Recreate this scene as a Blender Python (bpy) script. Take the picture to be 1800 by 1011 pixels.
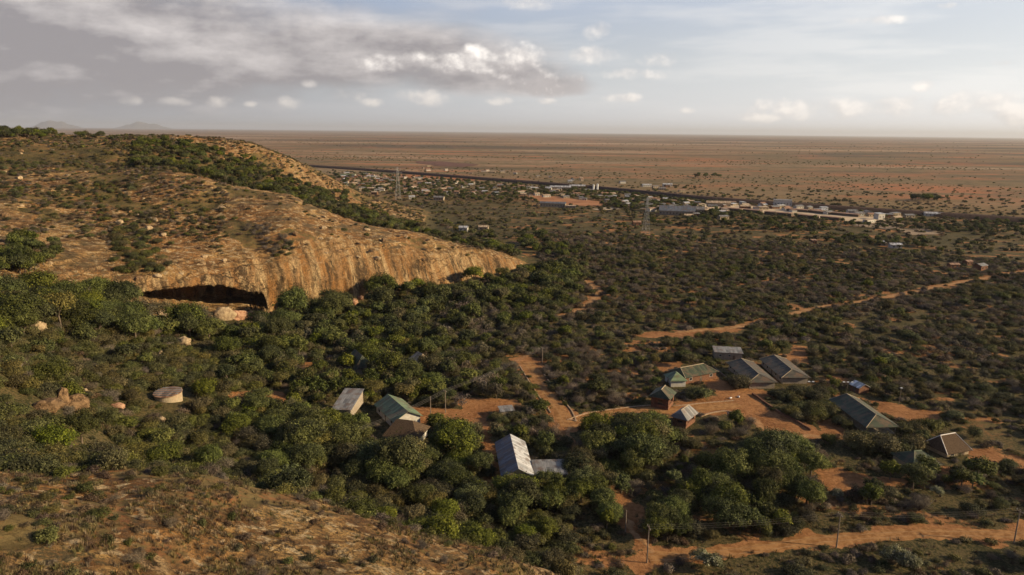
import bpy, bmesh, math, random
import numpy as np
from mathutils import Vector, Matrix

for o in list(bpy.data.objects): bpy.data.objects.remove(o)
SC = bpy.context.scene
COL = SC.collection
rng = np.random.default_rng(7)
random.seed(7)
R = math.radians

# ------------------------------------------------------------------ camera
CAM_H = 92.0; PITCH = R(12.7); ROLL = R(0.62); FPX = 1216.0
fw = Vector((0, math.cos(PITCH), -math.sin(PITCH))); up0 = Vector((0, math.sin(PITCH), math.cos(PITCH))); rt0 = Vector((1, 0, 0))
rt = rt0*math.cos(ROLL) + up0*math.sin(ROLL); up = up0*math.cos(ROLL) - rt0*math.sin(ROLL)
cd = bpy.data.cameras.new('camera'); cam = bpy.data.objects.new('camera', cd); COL.objects.link(cam)
cd.sensor_width = 36; cd.lens = 36*FPX/1800; cd.clip_start = 1; cd.clip_end = 300000
mw = Matrix((rt, up, -fw)).transposed().to_4x4(); mw.translation = (0, 0, CAM_H); cam.matrix_world = mw
SC.camera = cam

# ------------------------------------------------------------------ sun, sky, exposure
SUN_EL = R(22); SUN_DIR = Vector((math.cos(SUN_EL)*0.990, -math.cos(SUN_EL)*0.141, math.sin(SUN_EL))).normalized()
sl = bpy.data.lights.new('sun', 'SUN'); sl.energy = 5.0; sl.angle = R(0.5); sl.color = (1.0, 0.80, 0.50)
so = bpy.data.objects.new('sun', sl); COL.objects.link(so)
so.rotation_euler = (-SUN_DIR).to_track_quat('-Z', 'Y').to_euler(); so.location = (300, -100, 300)
SC.view_settings.view_transform = 'Standard'; SC.view_settings.look = 'None'; SC.view_settings.exposure = 0.45; SC.view_settings.gamma = 1
SC.render.resolution_x = 1024; SC.render.resolution_y = 575

def ray(px, py):
    px = np.asarray(px, float); py = np.asarray(py, float)
    a = (px-900)/FPX; b = (505.5-py)/FPX
    return np.stack([a*rt[i] + b*up[i] + fw[i] for i in range(3)], -1)
def azel(px, py):
    d = ray(px, py); return math.atan2(d[0], d[1]), math.atan2(d[2], math.hypot(d[0], d[1]))
def at_d(px, py, d):
    v = ray(px, py); h = math.hypot(v[0], v[1]); return math.atan2(v[0], v[1]), CAM_H + v[2]/h*d
def at_z(px, py, z=0.0):
    v = ray(px, py); t = (z-CAM_H)/v[2]; return Vector((v[0]*t, v[1]*t, z))

W = bpy.data.worlds.new('World'); SC.world = W; W.use_nodes = True
nt = W.node_tree; nt.nodes.clear()
class NB:
    def __init__(s, nt): s.nt = nt
    def n(s, t, **k):
        x = s.nt.nodes.new(t)
        for a, b in k.items(): setattr(x, a, b)
        return x
    def put(s, sock, v):
        if v is None: return
        if hasattr(v, 'is_output'): s.nt.links.new(v, sock)
        else: sock.default_value = v
    def m(s, op, a, b=None, c=None, clamp=False):
        x = s.n('ShaderNodeMath', operation=op, use_clamp=clamp)
        s.put(x.inputs[0], a); s.put(x.inputs[1], b); s.put(x.inputs[2], c); return x.outputs[0]
    def mix(s, f, a, b, bt='MIX'):
        x = s.n('ShaderNodeMix', data_type='RGBA', blend_type=bt, clamp_factor=True)
        s.put(x.inputs[0], f); s.put(x.inputs[6], a if hasattr(a, 'is_output') else (*a, 1)); s.put(x.inputs[7], b if hasattr(b, 'is_output') else (*b, 1)); return x.outputs[2]
    def vec(s, a, b, c):
        x = s.n('ShaderNodeCombineXYZ'); s.put(x.inputs[0], a); s.put(x.inputs[1], b); s.put(x.inputs[2], c); return x.outputs[0]
    def vm(s, op, a, b):
        x = s.n('ShaderNodeVectorMath', operation=op); s.put(x.inputs[0], a); s.put(x.inputs[1], b); return x.outputs[0]
    def noise(s, v, sc, det=4, rough=.55, dist=0, col=False):
        x = s.n('ShaderNodeTexNoise'); s.put(x.inputs['Vector'], v); s.put(x.inputs['Scale'], sc); s.put(x.inputs['Detail'], det)
        s.put(x.inputs['Roughness'], rough); s.put(x.inputs['Distortion'], dist); return x.outputs[1 if col else 0]
    def ss(s, v, a, b):
        x = s.n('ShaderNodeMapRange', interpolation_type='SMOOTHSTEP'); s.put(x.inputs[0], v); x.inputs[1].default_value = a; x.inputs[2].default_value = b; return x.outputs[0]
    def lin(s, v, a, b, c=0., d=1.):
        x = s.n('ShaderNodeMapRange'); s.put(x.inputs[0], v); x.inputs[1].default_value = a; x.inputs[2].default_value = b; x.inputs[3].default_value = c; x.inputs[4].default_value = d; return x.outputs[0]
    def attr(s, name):
        x = s.n('ShaderNodeAttribute'); x.attribute_name = name; return x.outputs['Fac']
w = NB(nt)
sky = w.n('ShaderNodeTexSky', sky_type='NISHITA', sun_disc=False, sun_elevation=SUN_EL, sun_rotation=math.atan2(SUN_DIR.x, SUN_DIR.y), altitude=600, air_density=1.0, dust_density=1.5, ozone_density=1.0)
tc = w.n('ShaderNodeTexCoord'); sp = w.n('ShaderNodeSeparateXYZ'); nt.links.new(tc.outputs['Generated'], sp.inputs[0])
AZ = w.m('ARCTAN2', sp.outputs[0], sp.outputs[1]); EL = w.m('ARCSINE', sp.outputs[2])
SKYMUL = 0.055
def blobs(lst, nz, amp):
    best = None
    for (px, py, rx, ry) in lst:
        a, e = azel(px, py)
        dx = w.m('MULTIPLY', w.m('SUBTRACT', AZ, a), FPX/rx); dy = w.m('MULTIPLY', w.m('SUBTRACT', EL, e), FPX*1.04/ry)
        q = w.m('SUBTRACT', 1.0, w.m('ADD', w.m('MULTIPLY', dx, dx), w.m('MULTIPLY', dy, dy)))
        best = q if best is None else w.m('MAXIMUM', best, q)
    return w.m('ADD', w.m('MAXIMUM', best, -1.5), w.m('MULTIPLY', w.m('SUBTRACT', nz, .5), amp))
cv = w.vec(AZ, w.m('MULTIPLY', EL, 2.0), 0.3)
cv2 = w.vec(w.m('ADD', AZ, 0.012), w.m('MULTIPLY_ADD', EL, 2.0, 0.04), 0.3)
ci_ = w.vec(AZ, w.m('MULTIPLY', EL, 1.25), 1.7); ci2 = w.vec(w.m('ADD', AZ, 0.0045), w.m('MULTIPLY_ADD', EL, 1.25, 0.007), 1.7)
nA = w.noise(cv, 4.5, 8, .58); nA2 = w.noise(cv2, 4.5, 8, .58)
nB = w.noise(ci_, 24, 7, .53); nB2 = w.noise(ci2, 24, 7, .53)
nS = w.noise(w.vec(AZ, w.m('MULTIPLY', EL, 7), 0), 4, 5, .55)
embA = w.m('SUBTRACT', nA, nA2); embB = w.m('SUBTRACT', nB, nB2)
deck = blobs([(-260, 40, 820, 135), (60, 40, 400, 120), (180, 95, 470, 66), (420, 108, 420, 50), (640, 96, 330, 62), (840, 132, 190, 40), (940, 150, 110, 24)], nA, 1.7)
head = blobs([(770, 112, 80, 22), (885, 115, 80, 40), (940, 142, 90, 28), (985, 156, 50, 16), (840, 100, 40, 22), (905, 100, 34, 22), (690, 112, 60, 16), (1000, 160, 40, 12)], nB, 3.4)
cum = blobs([(228, 175, 20, 11), (310, 179, 28, 9), (388, 178, 20, 11), (443, 183, 14, 6), (512, 179, 24, 12), (600, 165, 44, 18), (655, 180, 26, 9), (760, 174, 66, 16),
             (880, 177, 30, 9), (1095, 172, 36, 10), (1155, 105, 38, 17), (1045, 54, 26, 16), (1040, 100, 46, 18), (1210, 194, 14, 7), (960, 178, 20, 6), (545, 148, 18, 8),
             (1400, 190, 80, 18), (1500, 190, 90, 20), (1620, 192, 110, 20), (1720, 186, 80, 24), (1800, 204, 90, 18), (1340, 205, 40, 10), (1624, 150, 16, 11), (1540, 35, 66, 8),
             (1745, 112, 36, 6), (1660, 10, 18, 6), (930, 6, 50, 14), (1120, 130, 60, 12)], nB, 4.2)
aD = w.m('MULTIPLY', w.ss(deck, -.25, .75), .96); aH = w.ss(head, -.05, 1.2); aC = w.m('MULTIPLY', w.ss(cum, .0, 1.7), .85)
hb = w.n('ShaderNodeRGB')
# pale moist air low over the horizon, brighter towards the sun on the right
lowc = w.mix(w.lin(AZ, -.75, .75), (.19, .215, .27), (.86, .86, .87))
base = w.n('ShaderNodeVectorMath', operation='SCALE'); nt.links.new(sky.outputs[0], base.inputs[0]); base.inputs[3].default_value = SKYMUL
air = w.ss(EL, .30, -.02)
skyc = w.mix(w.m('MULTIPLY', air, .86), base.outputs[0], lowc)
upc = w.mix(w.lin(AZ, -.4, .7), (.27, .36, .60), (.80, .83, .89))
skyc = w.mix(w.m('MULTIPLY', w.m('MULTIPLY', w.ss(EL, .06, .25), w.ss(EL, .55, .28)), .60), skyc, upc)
veil = w.m('MULTIPLY', w.m('MULTIPLY', w.ss(nS, .42, .62), .35), w.ss(EL, .0, .06))
skyc = w.mix(veil, skyc, w.mix(w.lin(AZ, -.6, .5), (.33, .33, .36), (.80, .78, .75)))
dshade = w.m('ADD', w.m('ADD', w.m('ADD', w.lin(AZ, -.62, .02, .02, .50), w.lin(EL, .10, .19, -.10, .12)), w.m('MULTIPLY', embA, 2.4)), w.m('ADD', w.m('MULTIPLY', w.m('SUBTRACT', nS, .5), 1.1), w.m('MULTIPLY', w.m('SUBTRACT', nA, .5), .9)), clamp=True)
deckc = w.mix(dshade, (.255, .236, .242), (.68, .63, .605))
skyc = w.mix(aD, skyc, deckc)
cshade = w.m('ADD', w.m('MULTIPLY', embB, 3.0), w.lin(cum, 0, 1.3, .3, .8), clamp=True)
skyc = w.mix(aC, skyc, w.mix(cshade, (.50, .47, .46), w.mix(w.lin(AZ, -.5, .3), (.60, .55, .50), (.88, .82, .76))))
hshade = w.m('ADD', w.m('ADD', w.m('MULTIPLY', embB, 3.2), w.lin(EL, .070, .115, -.05, .9)), w.m('MULTIPLY', w.m('SUBTRACT', nA, .5), 1.0), clamp=True)
skyc = w.mix(aH, skyc, w.mix(hshade, (.40, .37, .365), (.94, .88, .82)))
# unseen sky behind the camera and overhead darkened to weaken fill on the ground
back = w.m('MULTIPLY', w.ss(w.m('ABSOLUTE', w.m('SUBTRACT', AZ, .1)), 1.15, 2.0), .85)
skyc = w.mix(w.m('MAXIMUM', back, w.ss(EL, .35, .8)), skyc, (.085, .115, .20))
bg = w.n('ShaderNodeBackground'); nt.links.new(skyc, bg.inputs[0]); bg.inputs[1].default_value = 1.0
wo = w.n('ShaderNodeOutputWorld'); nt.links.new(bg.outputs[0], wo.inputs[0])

# ------------------------------------------------------------------ numpy noise
def _h(ix, iy, s):
    v = (ix.astype(np.int64)*374761393 + iy.astype(np.int64)*668265263 + s*1442695041) & 0xffffffff
    v = ((v ^ (v >> 13))*1274126177) & 0xffffffff
    return ((v ^ (v >> 16)) & 0xffff)/65535.0
def vn(x, y, s=0):
    x = np.asarray(x, float); y = np.asarray(y, float)
    ix = np.floor(x); iy = np.floor(y); fx = x-ix; fy = y-iy; fx = fx*fx*(3-2*fx); fy = fy*fy*(3-2*fy)
    a = _h(ix, iy, s); b = _h(ix+1, iy, s); c = _h(ix, iy+1, s); d = _h(ix+1, iy+1, s)
    return (a*(1-fx)+b*fx)*(1-fy) + (c*(1-fx)+d*fx)*fy
def fbm(x, y, o=4, s=0):
    t = 0; a = .5; n = 0
    for k in range(o):
        t = t + a*vn(x*2**k + 17*k, y*2**k - 9*k, s+k); n += a; a *= .5
    return t/n
def sst(v, a, b):
    t = np.clip((np.asarray(v, float)-a)/(b-a), 0, 1); return t*t*(3-2*t)

# ------------------------------------------------------------------ terrain as a loft of ridge, foot and valley lines
def z_(px, d, z): # a point given by its bearing, range and height
    v = ray(px, 505.5 + FPX*math.tan(math.atan((CAM_H-z)/d)-PITCH)); return (math.atan2(v[0], v[1]), d, z)
def p_(px, py, d):
    a, z = at_d(px, py, d); return (a, d, z)
FE = [
 [z_(-400, 25, 52), z_(0, 25, 50), z_(500, 25, 46), z_(1000, 25, 34), z_(1300, 25, 22), z_(2100, 25, 12)],
 [p_(-300, 1011, 74), p_(0, 1011, 76), p_(300, 1011, 80), p_(600, 1011, 84), p_(900, 1011, 94), z_(1000, 102, 9), z_(1100, 110, 1), z_(1300, 110, 0), z_(2100, 110, 0)],
 [p_(-300, 835, 120), p_(0, 832, 118), p_(230, 836, 115), p_(450, 870, 112), p_(600, 903, 109), p_(780, 945, 108), p_(900, 980, 109), p_(965, 1006, 111), z_(1010, 118, 6), z_(1060, 120, 1), z_(1300, 122, 0), z_(2100, 122, 0)],
 [p_(-300, 812, 134), p_(0, 812, 133), p_(230, 840, 131), p_(450, 890, 129), p_(600, 930, 126), p_(780, 975, 124), p_(900, 1012, 124), z_(965, 127, 1.5), z_(1060, 132, 0), z_(1300, 134, 0), z_(2100, 134, 0)],
 [p_(-300, 720, 168), p_(0, 712, 168), z_(200, 170, 19), z_(300, 172, 15), z_(450, 172, 9), z_(600, 172, 3), z_(780, 172, .4), z_(900, 172, 0), z_(2100, 172, 0)],
 [p_(-300, 610, 235), p_(0, 600, 235), z_(200, 235, 17), z_(300, 235, 13), z_(450, 235, 7), z_(600, 235, 3), z_(750, 235, 0), z_(2100, 235, 0)],
 [p_(-300, 530, 285), p_(0, 530, 285), p_(200, 530, 312), z_(300, 322, 11.5), z_(350, 328, 8), z_(440, 340, 4.5), z_(480, 352, 3.5), z_(600, 366, 2.5), z_(700, 384, 2), z_(800, 408, 1.5), z_(900, 440, .6), z_(930, 452, 0), z_(1000, 470, 0), z_(2100, 470, 0)],
 [p_(-300, 470, 325), p_(0, 455, 330), p_(180, 470, 333), p_(250, 484, 330), p_(350, 489, 335), p_(440, 494, 348), p_(500, 490, 357), p_(600, 495, 372), p_(700, 490, 391), p_(800, 487, 414), p_(870, 482, 438), p_(908, 487, 450), z_(925, 460, 1), z_(945, 462, 0), z_(1000, 480, 0), z_(2100, 480, 0)],
 [p_(-300, 410, 380), p_(0, 405, 380), p_(200, 432, 370), p_(350, 447, 358), p_(440, 450, 364), p_(500, 450, 368), p_(600, 450, 384), p_(700, 450, 403), p_(800, 452, 425), p_(870, 458, 447), p_(908, 474, 455), z_(925, 464, 2), z_(945, 470, 0), z_(1000, 490, 0), z_(2100, 490, 0)],
 [p_(-300, 350, 450), p_(0, 350, 450), p_(200, 372, 435), p_(350, 388, 418), p_(440, 400, 400), p_(500, 405, 388), p_(600, 413, 402), p_(700, 424, 418), p_(800, 435, 434), p_(870, 446, 452), p_(908, 468, 459), z_(925, 468, 1.5), z_(945, 476, 0), z_(1000, 500, 0), z_(2100, 500, 0)],
 [p_(-300, 300, 540), p_(0, 300, 540), p_(200, 312, 525), p_(300, 302, 515), p_(350, 315, 500), p_(400, 326, 495), p_(460, 337, 487), p_(515, 347, 478), p_(548, 363, 468), p_(600, 386, 448), p_(650, 398, 442), p_(700, 408, 439), p_(760, 413, 440), p_(800, 422, 446), p_(850, 435, 455), p_(890, 450, 460), p_(910, 463, 463), z_(926, 470, .8), z_(950, 485, 0), z_(2100, 510, 0)],
 [p_(-300, 285, 580), p_(0, 285, 580), p_(200, 283, 600), p_(300, 294, 600), p_(420, 344, 565), p_(520, 378, 548), p_(600, 400, 540), p_(700, 422, 535), z_(800, 540, 2), z_(900, 550, 0), z_(2100, 560, 0)],
 [p_(-300, 262, 640), p_(0, 262, 640), p_(200, 258, 640), p_(300, 266, 650), p_(400, 288, 655), p_(500, 326, 650), p_(600, 368, 640), p_(700, 396, 640), p_(780, 411, 645), z_(850, 650, 0), z_(2100, 650, 0)],
 [p_(-300, 226, 760), p_(0, 232, 740), p_(100, 237, 735), p_(200, 238, 730), p_(330, 241, 722), p_(440, 251, 727), p_(490, 268, 735), p_(545, 292, 745), p_(600, 323, 752), p_(650, 349, 757), p_(700, 362, 758), p_(760, 383, 753), z_(800, 745, 0), z_(2100, 745, 0)],
 [z_(-300, 900, 62), z_(200, 900, 58), z_(330, 900, 50), z_(440, 900, 40), z_(545, 900, 18), z_(600, 900, 6), z_(700, 900, 0), z_(2100, 900, 0)],
 [z_(-300, 1150, 24), z_(300, 1150, 14), z_(440, 1150, 0), z_(2100, 1150, 0)],
 [z_(-300, 1400, 0), z_(2100, 1400, 0)],
]
TA0, TA1, TAN = R(-70), R(70), 1401
TR1, TRS = 1500.0, 0.5
taz = np.linspace(TA0, TA1, TAN); trr = np.arange(0, TR1+.1, TRS); TRN = len(trr)
ker = np.exp(-0.5*(np.arange(-14, 15)/3.2)**2); ker /= ker.sum()
def smooth(v):
    p = np.pad(v, 14, mode='edge'); return np.convolve(p, ker, 'valid')
FD = []; FZ = []
for f in FE:
    f = sorted(f); a = [q[0] for q in f]
    FD.append(smooth(np.interp(taz, a, [q[1] for q in f]))); FZ.append(smooth(np.interp(taz, a, [q[2] for q in f])))
FD = np.array(FD); FZ = np.maximum(np.array(FZ), 0)
for k in range(1, len(FD)): FD[k] = np.maximum(FD[k], FD[k-1]+1.5)
def pchip(x, y, q):
    h = np.diff(x); d = np.diff(y)/h; m = np.zeros_like(y)
    w1 = 2*h[1:]+h[:-1]; w2 = h[1:]+2*h[:-1]; ok = d[1:]*d[:-1] > 0
    den = np.where(ok, w1/np.where(d[:-1] == 0, 1, d[:-1]) + w2/np.where(d[1:] == 0, 1, d[1:]), 1)
    m[1:-1] = np.where(ok, (w1+w2)/den, 0)
    i = np.clip(np.searchsorted(x, q)-1, 0, len(x)-2); t = np.clip((q-x[i])/h[i], 0, 1)
    return y[i]*(1+2*t)*(1-t)**2 + h[i]*m[i]*t*(1-t)**2 + y[i+1]*t*t*(3-2*t) + h[i]*m[i+1]*t*t*(t-1)
T = np.zeros((TAN, TRN))
for i in range(TAN): T[i] = pchip(FD[:, i], FZ[:, i], trr)
AA, RR = np.meshgrid(taz, trr, indexing='ij'); XX = RR*np.sin(AA); YY = RR*np.cos(AA)
hm = sst(T, 2, 16)
T += hm*((fbm(XX/75, YY/75, 3, 3)-.5)*7 + (fbm(XX/22, YY/22, 3, 9)-.5)*3.2 + (fbm(XX/6, YY/6, 2, 19)-.5)*1.1)
T += (1-hm)*(fbm(XX/60, YY/60, 2, 33)-.5)*.5
zt = T + (fbm(XX/30, YY/30, 2, 41)-.5)*6; fr = zt/3.2 - np.floor(zt/3.2)
rockz = sst(RR, np.repeat(FD[6][:, None], TRN, 1)-2, np.repeat(FD[6][:, None], TRN, 1)+6)
T += hm*rockz*(sst(fr, .55, .95)-fr)*3.2*.22
del XX, YY, hm, zt, fr
def polar(x, y): return np.arctan2(x, y), np.hypot(x, y)
def Tsample(tab, a, r):
    u = np.clip((a-TA0)/(TA1-TA0)*(TAN-1), 0, TAN-1.001); v = np.clip(r/TRS, 0, TRN-1.001)
    i = u.astype(int); j = v.astype(int); u = u-i; v = v-j
    return (tab[i, j]*(1-u)*(1-v)+tab[i+1, j]*u*(1-v)+tab[i, j+1]*(1-u)*v+tab[i+1, j+1]*u*v)
def Hp(a, r):
    a = np.asarray(a, float); r = np.asarray(r, float)
    return Tsample(T, a, np.minimum(r, TR1))*(1-sst(r, 1300, 1480))
def H(x, y): return Hp(*polar(np.asarray(x, float), np.asarray(y, float)))
def Fk(k, a): return np.interp(a, taz, FD[k])
RRAY = np.concatenate([np.arange(60, 500, .8), np.arange(500, 1500, 3.0)])
def hit(px, py):                       # where the line of sight through a point of the view first meets the ground
    v = ray(px, py); v = np.atleast_2d(v); hz = np.hypot(v[:, 0], v[:, 1]); a = np.arctan2(v[:, 0], v[:, 1]); s = v[:, 2]/hz
    out = np.where(s < -1e-4, -CAM_H/np.minimum(s, -1e-4), 1e6)
    for c in range(0, len(a), 2000):
        aa = a[c:c+2000]; g = Hp(aa[:, None], np.broadcast_to(RRAY, (len(aa), len(RRAY)))) > CAM_H + s[c:c+2000, None]*RRAY
        any_ = g.any(1); idx = g.argmax(1); out[c:c+2000] = np.where(any_, RRAY[idx], np.maximum(out[c:c+2000], 0))
    return out*np.sin(a), out*np.cos(a), out
def G(px, py):
    x, y, d = hit([px], [py]); return Vector((float(x[0]), float(y[0]), float(H(x, y)[0])))
def proj(x, y, z):
    dx = np.asarray(x, float); dy = np.asarray(y, float); dz = np.asarray(z, float)-CAM_H
    f = dx*fw[0]+dy*fw[1]+dz*fw[2]; f = np.maximum(f, .1)
    return 900+FPX*(dx*rt[0]+dy*rt[1]+dz*rt[2])/f, 505.5-FPX*(dx*up[0]+dy*up[1]+dz*up[2])/f, f
# ------------------------------------------------------------------ helpers for objects
def tag(o, label=None, cat=None, group=None, kind=None):
    if label: o['label'] = label
    if cat: o['category'] = cat
    if group: o['group'] = group
    if kind: o['kind'] = kind
    return o
def mesh_np(name, V, F, mats, parent=None, smooth=False, mi=None, link=True):
    V = np.asarray(V, np.float32); F = np.asarray(F, np.int32); me = bpy.data.meshes.new(name)
    me.vertices.add(len(V)); me.vertices.foreach_set('co', V.ravel())
    me.loops.add(F.size); me.loops.foreach_set('vertex_index', F.ravel())
    me.polygons.add(len(F)); me.polygons.foreach_set('loop_start', np.arange(0, F.size, F.shape[1], dtype=np.int32))
    if smooth: me.polygons.foreach_set('use_smooth', np.ones(len(F), bool))
    if mi is not None: me.polygons.foreach_set('material_index', np.asarray(mi, np.int32))
    for m in (mats if isinstance(mats, (list, tuple)) else [mats]): me.materials.append(m)
    me.update(calc_edges=True)
    o = bpy.data.objects.new(name, me)
    if link: COL.objects.link(o)
    if parent: o.parent = parent
    return o
def fattr(o, name, v, dom='POINT'):
    a = o.data.attributes.new(name, 'FLOAT', dom); a.data.foreach_set('value', np.asarray(v, np.float32))
def empty(name, loc=(0, 0, 0), rz=0):
    o = bpy.data.objects.new(name, None); COL.objects.link(o); o.location = loc; o.rotation_euler = (0, 0, rz); o.empty_display_size = .3; return o
class MB:
    def __init__(s): s.v = []; s.f = []; s.mi = []; s.k = 0
    def poly(s, pts):
        n = len(s.v); s.v += [tuple(p) for p in pts]; s.f.append(tuple(range(n, n+len(pts)))); s.mi.append(s.k)
    def box(s, c, d, rz=0):
        n = len(s.v); cx, cy, cz = c; hx, hy, hz = d[0]/2, d[1]/2, d[2]/2; ca, sa = math.cos(rz), math.sin(rz)
        for z in (-hz, hz):
            for x, y in ((-hx, -hy), (hx, -hy), (hx, hy), (-hx, hy)): s.v.append((cx+x*ca-y*sa, cy+x*sa+y*ca, cz+z))
        for q in ((3, 2, 1, 0), (4, 5, 6, 7), (0, 1, 5, 4), (1, 2, 6, 5), (2, 3, 7, 6), (3, 0, 4, 7)): s.f.append(tuple(n+i for i in q)); s.mi.append(s.k)
    def tube(s, pts, r, seg=6, r2=None, cap=True):
        P = [Vector(p) for p in pts]; n0 = len(s.v); N = len(P)
        for i, p in enumerate(P):
            t = (P[min(i+1, N-1)]-P[max(i-1, 0)]).normalized(); u = t.cross(Vector((0, 0, 1)))
            if u.length < .1: u = t.cross(Vector((1, 0, 0)))
            u.normalize(); q = t.cross(u); rr = r + ((r2-r)*i/(N-1) if r2 is not None else 0)
            for k in range(seg):
                a = 2*math.pi*k/seg; s.v.append(tuple(p+(u*math.cos(a)+q*math.sin(a))*rr))
        for i in range(N-1):
            for k in range(seg):
                a = n0+i*seg+k; b = n0+i*seg+(k+1) % seg; s.f.append((a, b, b+seg, a+seg)); s.mi.append(s.k)
        if cap:
            s.f.append(tuple(n0+k for k in range(seg))[::-1]); s.mi.append(s.k); s.f.append(tuple(n0+(N-1)*seg+k for k in range(seg))); s.mi.append(s.k)
    def slab(s, pts, t):                    # a planar polygon given its thickness downwards along its normal
        P = [Vector(p) for p in pts]; n = (P[1]-P[0]).cross(P[2]-P[0]).normalized()
        if n.z < 0: P = P[::-1]; n = -n
        Q = [p-n*t for p in P]; s.poly(P); s.poly(Q[::-1]); m = len(P)
        for i in range(m): s.poly([P[i], Q[i], Q[(i+1) % m], P[(i+1) % m]])
    def build(s, name, mats, parent=None, smooth=False):
        me = bpy.data.meshes.new(name); me.from_pydata(s.v, [], s.f)
        for m in (mats if isinstance(mats, (list, tuple)) else [mats]): me.materials.append(m)
        for p, k in zip(me.polygons, s.mi): p.material_index = k; p.use_smooth = smooth
        me.update(); o = bpy.data.objects.new(name, me); COL.objects.link(o)
        if parent: o.parent = parent
        return o

# ------------------------------------------------------------------ materials
def newmat(name):
    m = bpy.data.materials.new(name); m.use_nodes = True; m.node_tree.nodes.clear(); return m, NB(m.node_tree)
def finish(b, col, rough=.9, spec=.2, normal=None, metal=0.0, transl=0):
    p = b.n('ShaderNodeBsdfPrincipled'); b.put(p.inputs['Base Color'], col if hasattr(col, 'is_output') else (*col, 1)); b.put(p.inputs['Roughness'], rough)
    b.put(p.inputs['Specular IOR Level'], spec); b.put(p.inputs['Metallic'], metal)
    if normal is not None: b.put(p.inputs['Normal'], normal)
    out = p.outputs[0]
    if transl:
        t = b.n('ShaderNodeBsdfTranslucent'); b.put(t.inputs[0], col if hasattr(col, 'is_output') else (*col, 1)); mx = b.n('ShaderNodeMixShader'); mx.inputs[0].default_value = transl
        b.nt.links.new(out, mx.inputs[1]); b.nt.links.new(t.outputs[0], mx.inputs[2]); out = mx.outputs[0]
    o = b.n('ShaderNodeOutputMaterial'); b.nt.links.new(out, o.inputs[0])
def bump(b, h, dist, strg=1.0):
    x = b.n('ShaderNodeBump'); b.put(x.inputs['Height'], h); x.inputs['Distance'].default_value = dist; x.inputs['Strength'].default_value = strg; return x.outputs[0]
def wpos(b):
    g = b.n('ShaderNodeNewGeometry'); return g.outputs['Position'], g.outputs['Normal']
def sxyz(b, v):
    x = b.n('ShaderNodeSeparateXYZ'); b.put(x.inputs[0], v); return x.outputs

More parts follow.
